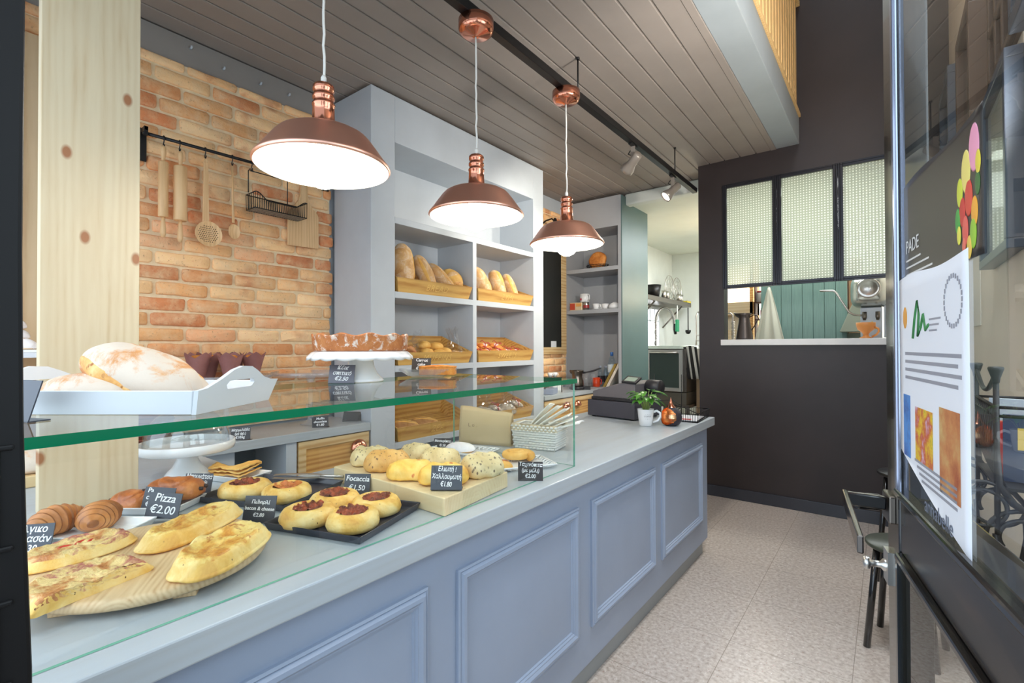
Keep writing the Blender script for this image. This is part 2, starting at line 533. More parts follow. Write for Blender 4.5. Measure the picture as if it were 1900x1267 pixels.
# charcoal wall at the end of the shop with the pass-through opening
OX0, OX1, OZ0, OZ1 = -1.20, .19, 1.455, 2.89
m = M().box(-1.425, OX0, 4.76, 4.90, 0, 5.3).box(OX1, .42, 4.76, 4.90, 0, 5.3)
m.box(OX0, OX1, 4.76, 4.90, 0, OZ0-.05).box(OX0, OX1, 4.76, 4.90, OZ1, 5.3)
struct('wall_back', m, DARK)
struct('baseboard_back', M().box(-1.425, .37, 4.742, 4.76, 0, .10), plain('dark_skirting', C(52,54,62), .16, 0, .6), bevel=.003)
struct('wall_right', M().box(.372, .5, 2.12, 9.4, 0, 5.3).box(.372, .5, .0, .10, 0, 5.3).box(.372, .5, .10, 2.12, 2.65, 5.3).box(.372, .5, .10, 2.12, 0, 1.05), BEIGE)
w3 = bpy.data.objects.new('added_window', None); COL.objects.link(w3); w3['kind'] = 'structure'  # window and its wall opening are invented, to let fill light in
m = M()
for (a, b, c, d) in ((.10, 2.12, 1.05, 1.10), (.10, 2.12, 2.60, 2.65), (.10, .15, 1.10, 2.60), (2.07, 2.12, 1.10, 2.60), (1.08, 1.13, 1.10, 2.60)): m.box(.42, .46, a, b, c, d)
obj('window_frame', m, GLOSS_BLACK, w3)
# upper part of the double-height void, left side above the gallery
struct('ceiling_gallery', M().box(-3.2, -.6, -.05, 4.76, 5.25, 5.35), WHITE_PAINT)
struct('wall_gallery', M().box(-2.2, -2.1, -.05, 4.76, 3.34, 5.25), BEIGE)

# pass-through glazing: black steel frame of three casements over a white sill
PANE = None
def cast_glass():
    m = bpy.data.materials.new('cast_square_glass'); m.use_nodes = True
    nt = m.node_tree; p = nt.nodes['Principled BSDF']; out = nt.nodes['Material Output']
    tc = nt.nodes.new('ShaderNodeTexCoord')
    sep = nt.nodes.new('ShaderNodeSeparateXYZ'); nt.links.new(tc.outputs['Object'], sep.inputs[0])
    def saw(o):
        a = nt.nodes.new('ShaderNodeMath'); a.operation = 'MULTIPLY'; nt.links.new(o, a.inputs[0]); a.inputs[1].default_value = 2*PI/.0215
        b = nt.nodes.new('ShaderNodeMath'); b.operation = 'SINE'; nt.links.new(a.outputs[0], b.inputs[0])
        return b.outputs[0]
    mu = nt.nodes.new('ShaderNodeMath'); mu.operation = 'MINIMUM'
    nt.links.new(saw(sep.outputs['X']), mu.inputs[0]); nt.links.new(saw(sep.outputs['Z']), mu.inputs[1])
    c = ramp(nt, mu.outputs[0], [(.0, C(176,180,168)), (.42, C(226,230,220)), (.62, C(255,255,250))])
    tl = nt.nodes.new('ShaderNodeBsdfTranslucent'); nt.links.new(c, tl.inputs[0])
    tr = nt.nodes.new('ShaderNodeBsdfTransparent'); tr.inputs[0].default_value = (.9,.92,.88,1)
    m1 = nt.nodes.new('ShaderNodeMixShader'); m1.inputs[0].default_value = .72
    nt.links.new(tr.outputs[0], m1.inputs[1]); nt.links.new(tl.outputs[0], m1.inputs[2])
    gl = nt.nodes.new('ShaderNodeBsdfGlossy'); gl.inputs['Roughness'].default_value = .15
    m2 = nt.nodes.new('ShaderNodeMixShader'); m2.inputs[0].default_value = .06
    nt.links.new(m1.outputs[0], m2.inputs[1]); nt.links.new(gl.outputs[0], m2.inputs[2])
    bp = nt.nodes.new('ShaderNodeBump'); bp.inputs['Strength'].default_value = .5; bp.inputs['Distance'].default_value = .003
    nt.links.new(mu.outputs[0], bp.inputs['Height'])
    nt.links.new(bp.outputs[0], gl.inputs['Normal'])
    nt.links.new(m2.outputs[0], out.inputs[0])
    return m
CAST = cast_glass()
FRAME = plain('steel_frame_paint', C(44,44,50), .2, .4, .6)
w1 = bpy.data.objects.new('window_1', None); COL.objects.link(w1); w1['kind'] = 'structure'
wx = [(-1.20, -.756), (-.755, -.312), (-.311, .19)]
for i, (a, b) in enumerate(wx):
    f = M()
    z0, z1, t = 1.925, 2.885, .034
    for (p0, p1, q0, q1) in ((a, a+t, z0, z1), (b-t, b, z0, z1), (a+t, b-t, z0, z0+t), (a+t, b-t, z1-t, z1)):
        f.box(p0, p1, 4.735, 4.775, q0, q1)
    for (p0, p1, q0, q1) in ((a+.012, a+.016, z0, z1), (b-.016, b-.012, z0, z1), (a, b, z0+.012, z0+.016), (a, b, z1-.016, z1-.012)):
        f.box(p0, p1, 4.731, 4.735, q0, q1)
    fr = obj('window_frame', f, FRAME, w1, bevel=.003, seg=1)
    obj('pane', M().box(a+t, b-t, 4.752, 4.760, z0+t, z1-t), CAST, fr)
obj('window_sill', M().box(-1.222, .22, 4.725, 4.98, 1.405, 1.457), paint('sill_white', C(224,222,220), .35, .03), w1, bevel=.003)

# kitchen behind
struct('wall_far', M().box(-3.25, .5, 8.6, 8.7, 0, 3.2), CREAM)
struct('ceiling_kitchen', M().box(-3.25, .5, 5.22, 8.7, 3.02, 3.12), paint('kitchen_ceiling', C(222,226,214), .6, .02))
struct('wall_kitchen', M().box(-3.086, -3.04, 5.73, 8.6, 0, 3.02), CREAM)
struct('trim_1', M().box(-2.34, -1.425, 5.10, 5.22, 2.99, 3.118), paint('cornice', C(224,228,220), .5, .02), bevel=.02, seg=3)

# gallery railing
rl = thing('gallery_railing', 'honey pine balustrade of upright boards on the gallery edge above the beam', 'railing', (-.60, 0, 3.345))
obj('bottom_rail', M().box(-.03, .03, 1.2, 4.755, 0, .03), RAIL_WOOD, rl, bevel=.003)
obj('top_rail', M().box(-.03, .03, 1.2, 4.755, .95, .99), RAIL_WOOD, rl, bevel=.003)
sl = mesh_of('slat', M().box(-.012, .012, 0, .072, .03, .95), RAIL_WOOD)
y = 1.25
while y < 4.70:
    s = obj('slat', sl, None, rl, (0, y, 0)); y += .108

# ------------------------------------------------------------------ black doors at the shop front
d2 = bpy.data.objects.new('door_2', None); COL.objects.link(d2); d2['kind'] = 'structure'
prof = [(0, .0985), (.9, .0985), (1.06, .0972), (1.2, .0925), (1.32, .0895), (1.5, .0875), (2.2, .0895)]
m = M(); vs = []; fs = []
for z, yy in prof: vs += [(-.80, -.02, z), (-.72, -.02, z), (-.72, yy, z), (-.80, yy, z)]
for i in range(len(prof)-1):
    for k in range(4): fs.append((i*4+k, i*4+(k+1) % 4, i*4+4+(k+1) % 4, i*4+4+k))
fs += [(3,2,1,0), tuple(len(vs)-4+k for k in range(4))]
m.add(vs, fs)
obj('stile', m, POST_BLACK, d2, bevel=.004)
m = M()
for z0, z1 in ((.45, 1.02), (1.05, 1.14), (1.19, 1.30)):
    for (a, b, c, d) in ((-.008,.082,z0,z0+.006), (-.008,.082,z1-.006,z1), (-.008,-.002,z0,z1), (.066,.072,z0,z1)):
        m.box(-.7215, -.7165, a, b, c, d)
obj('panel_moulding', m, POST_BLACK, d2, bevel=.002)

# right-hand door leaf, glazed, standing open into the shop
d1 = bpy.data.objects.new('door_1', None); COL.objects.link(d1); d1['kind'] = 'structure'
DA = math.atan2(.186, .983)           # local -y runs from the leading edge back to the hinge
d1.location = (.009, 1.15, 0); d1.rotation_euler = (0, 0, DA)
obj('leading_stile', M().box(-.006, .042, -.052, .034, .02, 2.35), GLOSS_BLACK, d1, bevel=.004)
obj('glazing_bead', M().box(-.012, -.004, -.066, -.050, 1.14, 2.30), plain('bead_bluegrey', C(150,156,176), .15, .8), d1, bevel=.003)
obj('lower_bead', M().box(-.012, -.004, -.066, -.050, .20, 1.03), plain('bead_dark', C(40,44,48), .15, .6), d1, bevel=.003)
obj('hinge_stile', M().box(-.006, .042, -1.06, -.98, .02, 2.35), GLOSS_BLACK, d1, bevel=.004)
RAILM = speckle('worn_black_paint', [(.35, C(26,24,24)), (.6, C(44,36,32)), (.8, C(70,54,44))], 7, .22, .1, .002, (6,1,6), spec=.6)
obj('middle_rail', M().box(-.004, .040, -.98, -.052, 1.035, 1.135), RAILM, d1, bevel=.004)
m = M()
for z in (1.028, 1.142):
    m.box(-.014, .050, -.98, -.052, z-.007, z+.007)
obj('rail_moulding', m, GLOSS_BLACK, d1, bevel=.004)
obj('bottom_rail', M().box(-.004, .040, -.98, -.052, .02, .2), RAILM, d1, bevel=.004)
obj('top_rail', M().box(-.004, .040, -.98, -.052, 2.26, 2.35), RAILM, d1, bevel=.004)
DGLASS = thin_glass('door_glass', (.94,.96,.95,1), 1.5)
obj('upper_pane', M().box(-.003, .003, -.98, -.052, 1.149, 2.26), DGLASS, d1)
obj('lower_pane', M().box(-.003, .003, -.98, -.052, .2, 1.021), DGLASS, d1)
h = obj('handle', M().bar((-.02,-.028,1.112), (-.085,-.034,1.116), .012, .024).bar((-.02,.02,1.100), (-.06,.0,1.104), .012, .03), GLOSS_BLACK, d1, bevel=.003)
obj('handle_grip', M().bar((-.082,-.026,1.116), (-.097,-.285,1.116), .008, .026), plain('handle_chrome', C(90,84,80), .14, .9), h, bevel=.002)
obj('backplate', M().box(-.016, -.004, -.03, .026, 1.075, 1.125), STEEL_DARK, h, bevel=.003)
m = M().lathe([(0,0), (.011,0), (.011,.012), (.006,.016), (.006,.03), (.012,.034), (.012,.042), (0,.044)], 16, T=Matrix.Translation((-.006,.012,.985)) @ Matrix.Rotation(-PI/2, 4, 'Y'))
m.box(-.014, -.004, -.006, .03, .955, 1.015)
obj('lock_cylinder', m, STEEL, d1)

# ------------------------------------------------------------------ serving counter
ct = thing('serving_counter', 'long grey-blue panelled shop counter with a washed wooden worktop', 'counter', (-.975, 1.6, 0))
def loc(o, x, y, z): return (x - o.location.x, y - o.location.y, z - o.location.z)
def W(o):   # matrix that brings world coordinates into the thing's own space (unrotated things)
    return Matrix.Translation(-o.location)
T = W(ct)
m = M().box(-1.70, -.975, .12, 3.41, .105, .86, 0, T)
obj('carcass', m, GREY_FRONT, ct, bevel=.003)
obj('kickboard', M().box(-1.68, -1.005, .12, 3.395, 0, .105, 0, T), paint('kick_grey', C(150,156,158), .4, .05, (1,.2,1)), ct)
m = M().box(-1.765, -.937, .12, 3.462, .86, .915, 0, T)
obj('worktop', m, WORKTOP, ct, bevel=.004)
def panel_frame(y0, y1, z0, z1, x):
    """picture-frame moulding: a stepped profile swept round a rectangle with mitred corners"""
    pr = [(0, 0), (0, .010), (.006, .013), (.010, .010), (.016, .018), (.026, .019), (.034, .012), (.038, .012), (.042, .006), (.046, .006), (.050, 0)]
    m = M(); vs = []; fs = []
    cs = [(y0, z0, 1, 1), (y1, z0, -1, 1), (y1, z1, -1, -1), (y0, z1, 1, -1)]
    n = len(pr)
    for (cy, cz, sy, sz) in cs:
        for d, h in pr: vs.append((x + h, cy + sy*d, cz + sz*d))
    for k in range(4):
        k2 = (k+1) % 4
        for i in range(n-1): fs.append((k*n+i, k2*n+i, k2*n+i+1, k*n+i+1))
    return m.add(vs, fs, 0, False, T)
for a, b in ((.20, .882), (.995, 1.674), (1.78, 2.468), (2.562, 3.275)):
    obj('panel_moulding', panel_frame(a, b, .248, .766, -.9755), GREY_FRONT, ct)

# glass sneeze guard on the worktop
vt = thing('glass_display_case', 'frameless glass display case with green edges standing on the counter', 'display case', (-1.34, .9, .915))
T = W(vt)
m = M().box(-1.70, -1.0, .07, 1.722, 1.250, 1.268, 0, T)
for k, f in enumerate(m.f):
    m.mi[k] = 0 if k in (0, 1) else 1
obj('top_pane', m, [GLASS_TOP, GLASS_EDGE], vt)
m = M().box(-1.010, -1.002, .09, 1.705, .9155, 1.2495, 0, T)
for k in (0, 1, 2, 4): m.mi[k] = 1
obj('front_pane', m, [GLASS, GLASS_EDGE_THIN], vt)
m = M().box(-1.69, -1.0105, 1.708, 1.716, .9155, 1.2495, 0, T)
for k in (0, 1, 3, 5): m.mi[k] = 1
obj('side_pane', m, [GLASS, GLASS_EDGE_THIN], vt)

# pine board standing at the back edge of the counter
tag(obj('pine_pillar', M().box(-.022, .022, -.119, .119, 0, 2.25), PINE, None, (-1.972, .391, .915), bevel=.002),
    'tall pale pine board standing upright behind the croissants on the counter', 'pillar')

# ------------------------------------------------------------------ back counter along the brick wall
bc = thing('back_counter', 'grey back counter under the brick wall with pine drawers and an open niche', 'counter', (-2.84, 1.0, 0))
T = W(bc)
obj('worktop', M().box(-3.05, -2.615, -.05, 1.898, .868, .918, 0, T), WORKTOP, bc, bevel=.003)
obj('worktop_return', M().box(-2.613, -1.767, .0, .868, .86, .915, 0, T), WORKTOP, bc, bevel=.003)
m = M().box(-3.05, -2.66, -.05, 1.10, .08, .868, 0, T).box(-3.05, -2.63, 1.355, 1.415, .08, .868, 0, T).box(-3.05, -2.66, 1.41, 1.90, .08, .868, 0, T)
m.box(-3.05, -3.02, 1.10, 1.36, .08, .868, 0, T).box(-3.05, -2.66, 1.10, 1.36, .08, .30, 0, T)
obj('carcass', m, GREY, bc)
obj('niche_lining', M().box(-3.018, -2.99, 1.102, 1.353, .302, .866, 0, T), plain('niche_dark', C(70,84,92), .5), bc)
def drawer(root, T, y0, y1, z0, z1, x, handle_y, handle_z):
    f = .045
    m = M().box(x-.02, x, y0, y1, z0, z1, 0, T)
    d = obj('drawer', m, PINE_WARM, root, bevel=.002)
    m = M()
    for (a, b, c, e) in ((y0, y1, z1-f, z1), (y0, y1, z0, z0+f), (y0, y0+f, z0+f, z1-f), (y1-f, y1, z0+f, z1-f)):
        m.box(x, x+.010, a, b, c, e, 0, T)
    obj('front_frame', m, PINE_Y, d, bevel=.002)
    # cup pull: half a dome, open below
    m = M()
    def cup(u, v):
        a = PI*u; b = PI/2*v
        return T @ Vector((x+.010 + .040*math.sin(a)*math.cos(b), handle_y + .056*math.cos(a), handle_z - .020 + .058*math.sin(a)*math.sin(b)))
    m.sheet(cup, 17, 9, .002)
    obj('cup_pull', m, COPPER, d)
drawer(bc, T, 1.425, 1.893, .62, .862, -2.635, 1.815, .785)
drawer(bc, T, 1.425, 1.893, .34, .60, -2.635, 1.815, .52)

# ------------------------------------------------------------------ tall bread shelving
sh = thing('bread_shelving', 'tall grey built-in shelving filled with pine crates of bread', 'shelving', (-2.84, 2.9, 0))
T = W(sh)
SX, SB = -2.626, -3.045
m = M()
m.box(SB, SX, 1.908, 2.10, 0, 3.10, 0, T)
m.box(SB, SX, 3.72, 3.885, 0, 3.10, 0, T)
m.box(SB, SX, 2.10, 3.72, 2.785, 3.10, 0, T)
m.box(SB, SX, 2.10, 3.72, 0, .12, 0, T)
obj('surround', m, GREY, sh, bevel=.003)
obj('back_panel', M().box(SB, SB+.012, 2.10, 3.72, .12, 2.785, 0, T), GREY, sh)
obj('divider', M().box(SB+.012, SX, 2.878, 2.922, .12, 2.24, 0, T), GREY, sh, bevel=.002)
SHZ = [2.28, 1.775, 1.272, .752, .33]
for z in SHZ:
    obj('shelf', M().box(SB+.012, SX-.0005, 2.10, 3.72, z-.044, z, 0, T), GREY, sh, bevel=.002)
obj('plinth', M().box(SB, SX+.012, 1.905, 3.89, 0, .09, 0, T), GREY, sh, bevel=.003)

# stretch of back counter beyond the shelving
b2 = thing('rear_counter', 'grey counter stretch with a pine drawer between bread shelving and open cabinet', 'counter', (-2.84, 4.4, 0))
T = W(b2)
obj('worktop', M().box(-3.05, -2.615, 3.892, 4.984, .875, .918, 0, T), WORKTOP, b2, bevel=.003)
obj('carcass', M().box(-3.05, -2.66, 3.892, 4.98, .0, .875, 0, T), GREY, b2)
drawer(b2, T, 3.90, 4.42, .62, .862, -2.635, 4.30, .79)
drawer(b2, T, 4.44, 4.975, .62, .862, -2.635, 4.52, .79)

# ------------------------------------------------------------------ open cabinet near the kitchen
cb = thing('open_cabinet', 'grey open cabinet with green light coloured into its side, holding crockery at the kitchen doorway', 'cabinet', (-2.69, 5.35, 0))
T = W(cb)
m = M().box(-3.08, -3.045, 4.99, 5.70, 0, 3.09, 0, T).box(-2.372, -2.334, 4.99, 5.70, 0, 3.09, 0, T)
m.box(-3.045, -2.372, 4.99, 5.70, 2.75, 3.09, 0, T).box(-3.045, -2.372, 5.02, 5.70, 0, .86, 0, T)
obj('carcass', m, GREY_CAB, cb, bevel=.002)
obj('back_panel', M().box(-3.045, -2.372, 5.42, 5.44, .93, 2.75, 0, T), GREY_CAB, cb)
obj('side_panel', M().box(-2.334, -2.322, 4.992, 5.72, 0, 3.085, 0, T), GREY_GREENLIT, cb, bevel=.002, label='side panel coloured with green kitchen light')
for z in (2.305, 1.825):
    obj('shelf', M().box(-3.045, -2.372, 4.991, 5.42, z-.045, z, 0, T), GREY_CAB, cb, bevel=.002)
obj('base_shelf', M().box(-3.08, -2.334, 4.988, 5.42, .86, .93, 0, T), GREY_CAB, cb, bevel=.002)

# chalkboard on the brick between shelving and cabinet
kb = thing('chalkboard', 'black chalkboard in a pine frame on the brick beside the open cabinet', 'chalkboard', (-3.03, 4.35, 1.31))
m = M()
Y0, Y1, Z0, Z1 = -.45, .60, 0, 1.25
obj('board', M().box(-.004, .006, Y0+.06, Y1-.10, .075, Z1-.06), plain('blackboard', C(24,26,24), .6), kb)
for (a, b, c, d) in ((Y0, Y1, 0, .08), (Y0, Y1, Z1-.065, Z1), (Y0, Y0+.065, .08, Z1-.065), (Y1-.105, Y1, .08, Z1-.065)):
    m.box(-.012, .014, a, b, c, d)
obj('frame', m, PINE_Y, kb, bevel=.003)
# pine display rack at the far left, behind the counter
dr = thing('display_rack', 'pine display rack at the far left by the window holding trays of buns', 'rack', (-2.85, .30, .9149))
T = W(dr)
obj('back_board', M().box(-3.03, -3.0, -.04, .50, .92, 2.80, 0, T), wood('rack_pine', C(206,178,140), C(172,136,94), 'Z', 1, .55, (2.6,.05,C(130,84,54)), .7), dr, bevel=.002)
for z in (1.13, 1.38):
    obj('shelf', M().box(-3.0, -2.72, -.04, .50, z-.02, z, 0, T), PINE_Y if z < 1.2 else WHITE_PAINT, dr, bevel=.002)
obj('upright', M().box(-3.0, -2.74, .47, .50, .918, 1.375, 0, T), PINE_WARM, dr)

# ------------------------------------------------------------------ pendants and lighting track
CORD = plain('white_braided_cord', C(232,228,220), .6)
SHADE_IN = plain('shade_white_enamel', C(250,248,242), .35)
BULB = plain('bulb_glow', C(255,250,240), .3, emit=(1.0, .93, .80, 1), estr=24)
TX = -1.447
pend = thing('pendant_lamp', 'copper pendant lamp nearest the shop front, hanging before the brick wall', 'lamp', (TX, .868, 1.985), 0, 'copper pendants over the counter')
def both(prof, th):    # closed shell: outer profile then back along the inner
    return prof + [(max(r-th, .001), z-th*.4) for r, z in reversed(prof)]
out = [(.208,-.004), (.212,.0), (.209,.006), (.196,.022), (.172,.056), (.152,.083), (.140,.096), (.122,.106), (.085,.114), (.044,.119)]
obj('shade', M().lathe(out, 56, cap=False).lathe([(r-.0025, z-.002) for r, z in out[::-1]], 56, 1, cap=False).lathe([(.2055,-.006),(.208,-.004)],56,0,cap=False), [COPPER_SHADE, SHADE_IN], pend)
sock = [(.0,.119), (.042,.119), (.042,.124), (.038,.128), (.035,.165), (.0335,.196), (.036,.199), (.036,.205), (.031,.209), (.031,.219), (.0345,.222), (.0345,.232), (.030,.236), (.030,.244), (.0335,.248), (.0335,.262), (.028,.268), (.010,.270), (.0,.270)]
obj('socket', M().lathe(sock, 28), COPPER, pend)
bulb = [(0,-.070), (.020,-.0665), (.040,-.056), (.054,-.038), (.060,-.014), (.057,.012), (.046,.036), (.032,.056), (.022,.078), (.016,.10), (.014,.118), (0,.118)]
obj('bulb', M().lathe(bulb, 28), BULB, pend)
rnd = random.Random(5)
def cord_pts(z0, z1):
    return [(rnd.uniform(-.0022,.0022), rnd.uniform(-.0022,.0022), z0 + (z1-z0)*i/14) for i in range(15)]
obj('cord', M().lathe([(0,.266), (.009,.266), (.009,.292), (.005,.300), (0,.300)], 12).tube(cord_pts(.29, .80), .0042, 8), CORD, pend)
obj('canopy', M().lathe([(0,.802), (.012,.800), (.02,.806), (.058,.812), (.074,.822), (.079,.836), (.079,.874), (0,.874)], 36), COPPER, pend)
clone(pend, 'middle copper pendant lamp hanging before the bread shelving', (TX, 1.610, 1.985))
clone(pend, 'copper pendant lamp nearest the kitchen and farthest from the shop front', (TX, 2.380, 1.985))

trk = thing('lighting_track', 'long black lighting track hung under the grey boarded ceiling', 'lighting track', (TX, 2.6, 2.86))
obj('rail', M().box(-.022, .022, -2.5, 2.13, 0, .046), BLACK, trk, bevel=.002)
rod = mesh_of('hanger_rod', M().lathe([(.005,.046), (.005,.262)], 10).lathe([(.011,.250), (.011,.262)], 12), BLACK)
for y in (-1.7, -.085, 1.58): obj('hanger_rod', rod, None, trk, (0, y, 0))

SPOTM = plain('spot_taupe', C(150,140,130), .35, .4)
def spot(x, y, yaw, tilt, label, lit):
    t = thing('track_spotlight', label, 'spotlight', (x, y, 2.858), 0, 'spotlights on the track')
    obj('adapter', M().box(-.013, .013, -.05, .05, -.012, 0), BLACK, t, bevel=.002)
    obj('bracket', M().box(-.016, .016, -.004, .004, -.110, -.012), SPOTM, t, bevel=.002)
    Tm = Matrix.Translation((0, 0, -.125)) @ Matrix.Rotation(yaw, 4, 'Z') @ Matrix.Rotation(tilt, 4, 'Y')
    b = obj('head', M().lathe([(0,-.075), (.026,-.075), (.032,-.066), (.033,.0), (.034,.022), (.048,.060), (.050,.088), (.044,.090), (.042,.076), (0,.074)], 28, T=Tm), SPOTM, t)
    obj('lamp_face', M().lathe([(0,.0785), (.041,.0785)], 24, T=Tm), plain('spot_face_lit' if lit else 'spot_face', C(250,246,236), .2, emit=(1,.95,.86,1), estr=14 if lit else 3), b)
    obj('cable_loop', M().tube([(0,.03,-.014), (-.035,.03,-.030), (-.048,.028,-.050), (-.030,.026,-.062), (0,.02,-.066)], .004, 6), BLACK, t)
    d = Tm.to_3x3() @ Vector((0, 0, 1))
    p = Vector((x, y, 2.858)) + Tm @ Vector((0, 0, .12))
    light('spot_beam', 'SPOT', p, 42, (1.0, .93, .80), .03, aim=p + d, spot_size=R(115), spot_blend=.6)
spot(TX, 3.30, R(150), R(116), 'taupe track spotlight nearer the shop front, aimed at the bread shelving', False)
spot(TX, 4.12, R(225), R(132), 'lit taupe track spotlight at the charcoal wall end of the track', True)

# sconce on the brick, half hidden behind the shelving
sc = thing('wall_sconce', 'black bell-shaped wall lamp on the brick just past the bread shelving', 'lamp', (-3.04, 4.40, 2.72))
obj('backplate', M().lathe([(0,0), (.05,0), (.05,.012), (.02,.02), (0,.02)], 20, T=Matrix.Rotation(PI/2, 4, 'Y')), BLACK, sc)
obj('arm', M().tube([(.01,0,.0), (.10,0,.05), (.18,0,.06), (.22,0,.02), (.22,0,-.02)], .009, 8), BLACK, sc)
obj('shade', M().lathe([(.012,.06), (.022,.03), (.03,-.01), (.052,-.05), (.082,-.10), (.092,-.16), (.098,-.17), (.090,-.168), (.076,-.10), (.046,-.05), (.018,-.005), (0,0)], 28, T=Matrix.Translation((.22,0,0)), cap=False), BLACK, sc)

# ------------------------------------------------------------------ utensil rail on the brick wall
XR = -2.975
ur = thing('utensil_rail', 'black iron rail with S-hooks fixed along the brick wall', 'rail', (XR, .80, 2.49))
m = M().tube([(0,-.012,0), (0,1.05,.012)], .0085, 10)
obj('bar', m, BLACK, ur)
for y in (0, 1.04):
    obj('bracket', M().box(-.072, -.062, y-.022, y+.022, -.125 if y < .5 else -.02, .045).box(-.065, .012, y-.008, y+.008, .012, .034).box(-.004,.012,y-.009,y+.009,-.012,.034), BLACK, ur, bevel=.002)
hk = []
def hook(y):
    z = .0114*y
    pts = [(0.0, 0, .006)]
    pts = [(-.011,0,-.004), (-.010,0,.008), (0,0,.0125), (.010,0,.008), (.011,0,-.004), (.006,0,-.020), (-.004,0,-.034), (-.002,0,-.046), (.006,0,-.050), (.013,0,-.044), (.014,0,-.036)]
    obj('hook', M().tube([(x, 0, zz) for x, _, zz in pts], .0026, 6), BLACK, ur, (0, y, z))
for y in (.078, .150, .273, .412, .520, .865): hook(y)
def pin_mesh():
    return
def rolling_pin(y, rb, label, top, b0, b1, bot, rz=0):
    t = thing('rolling_pin', label, 'rolling pin', (XR+.005, y, top), 0, 'wooden rolling pins', rot=(rz, 0, 0))
    z = lambda v: v - top
    h = .0115
    obj('roller', M().lathe([(0,z(b1)), (rb-.003,z(b1)), (rb,z(b1)+.003), (rb,z(b0)-.003), (rb-.003,z(b0)), (0,z(b0))], 28), BEECH, t)
    obj('handle', M().lathe([(0,z(b0)+.001), (h*.7,z(b0)+.001), (h*.8,z(b0)+.02), (h*1.15,z(b0)+.05), (h,z(top)-.016), (h*.7,z(top)-.004), (0,z(top))], 18), BEECH, t)
    obj('handle', M().lathe([(0,z(bot)), (h*.8,z(bot)+.003), (h*1.15,z(bot)+.02), (h*1.1,z(bot)+.05), (h*.8,z(b1)-.02), (h*.7,z(b1)-.001), (0,z(b1)-.001)], 18), BEECH, t)
rolling_pin(.876, .0225, 'slim wooden rolling pin hanging leftmost on the rail', 2.452, 2.364, 2.077, 1.972)
rolling_pin(.953, .0315, 'thick wooden rolling pin hanging second from the left on the rail', 2.446, 2.362, 2.073, 1.958)

def flat_handle(m, z0, z1, w0, w1, th, x=0):
    vs = []
    n = 10
    for i in range(n+1):
        f = i/n; w = w0 + (w1-w0)*f; z = z0 + (z1-z0)*f
        vs += [(x-th/2, -w/2, z), (x+th/2, -w/2, z), (x+th/2, w/2, z), (x-th/2, w/2, z)]
    fs = [(3,2,1,0), tuple(4*n+k for k in range(4))]
    for i in range(n):
        for k in range(4): fs.append((4*i+k, 4*i+(k+1) % 4, 4*i+4+(k+1) % 4, 4*i+4+k))
    m.add(vs, fs)
t = thing('skimmer', 'wooden skimmer spoon with a round perforated bowl on the rail', 'spoon', (XR+.004, 1.075, 2.442))
m = M(); flat_handle(m, -.365, -.02, .034, .022, .008); flat_handle(m, -.02, 0, .022, .014, .008)
obj('handle', m, BEECH, t, bevel=.003)
def bowl(rad, depth, tilt, c, holes=False):
    """shallow dish with thickness, facing +x"""
    m = M()
    def f(u, v):
        a = 2*PI*u; r = rad*v
        return Vector((c[0] - depth*(1-v*v) , c[1] + r*math.cos(a), c[2] + r*1.02*math.sin(a)))
    def g(u, v):
        p = f(u, 1-v if v < 1 else 0); p.x -= .006; return p
    m.grid(f, 40, 9, wrap=True); m.grid(lambda u, v: f(u, 1-v) - Vector((.007*min(1, 4*v+.25), 0, 0)), 40, 9, wrap=True)
    m.grid(lambda u, v: f(u, 1) - Vector((.00175*v, 0, 0)), 40, 2, wrap=True)
    return m
obj('bowl', bowl(.068, .016, 0, (.012, .012, -.415)), BEECH, t)
m = M()
for i in range(-5, 6):
    for j in range(-5, 6):
        y = i*.0105 + (j % 2)*.005; z = j*.0105
        if y*y + z*z < .052**2:
            xx = .012 - .016*(1-(y*y+z*z)/.068**2)
            m.lathe([(0,.0), (.0026,.0)], 8, T=Matrix.Translation((xx+.0009, .012+y, -.415+z)) @ Matrix.Rotation(PI/2, 4, 'Y'))
obj('perforations', m, plain('hole_dark', C(70,46,28), .9), t)
t = thing('wooden_spoon', 'slim long-handled wooden spoon hanging next to the wire basket', 'spoon', (XR+.004, 1.212, 2.440))
m = M().tube([(0,0,0), (0,.002,-.12), (0,.004,-.24), (0,.006,-.325)], [.0055,.0062,.0066,.008], 10)
obj('handle', m, BEECH, t)
def egg(u, v):
    a = 2*PI*u; r = .032*v
    return Vector((.006 - .010*(1-v*v), .009 + r*math.cos(a), -.375 + 1.32*r*math.sin(a)))
m = M().grid(egg, 28, 7, wrap=True).grid(lambda u, v: egg(u, 1-v) - Vector((.006*min(1, 4*v+.2), 0, 0)), 28, 7, wrap=True)
obj('bowl', m, BEECH, t)

t = thing('wire_basket', 'black wire basket hanging from the rail on the brick wall', 'basket', (XR+.035, 1.30, 2.21))
m = M(); r = .0022
L, D, H = .315, .11, .092
m.tube([(-.03,.0,H+.01), (-.03,.0,.23), (-.035,.01,.245), (-.035,.03,.238)], .003, 6); m.tube([(-.03,.235,H-.02), (-.03,.235,.23), (-.035,.225,.243)], .003, 6)
m.tube([(-.035,.01,.235), (-.035,.23,.235)], .003, 6)
obj('hanging_frame', m, BLACK, t)
m = M()
def front_top(y): 
    f = y/L
    return H*(.55 if .22 < f < .78 else 1.0 if (f < .06 or f > .94) else (.55 + .45*max(0, (.22-f)/.16, (f-.78)/.16)))
for x in (-D/2, D/2):
    m.tube([(x, 0, 0), (x, L, 0)], .003, 6)
    ys = [L*i/24 for i in range(25)]
    for y in ys: m.tube([(x, y, 0), (x*1.08, y, front_top(y) if x > 0 else H)], r*.8, 5)
    m.tube([(x*1.08, y, front_top(y) if x > 0 else H) for y in ys], .003, 6)
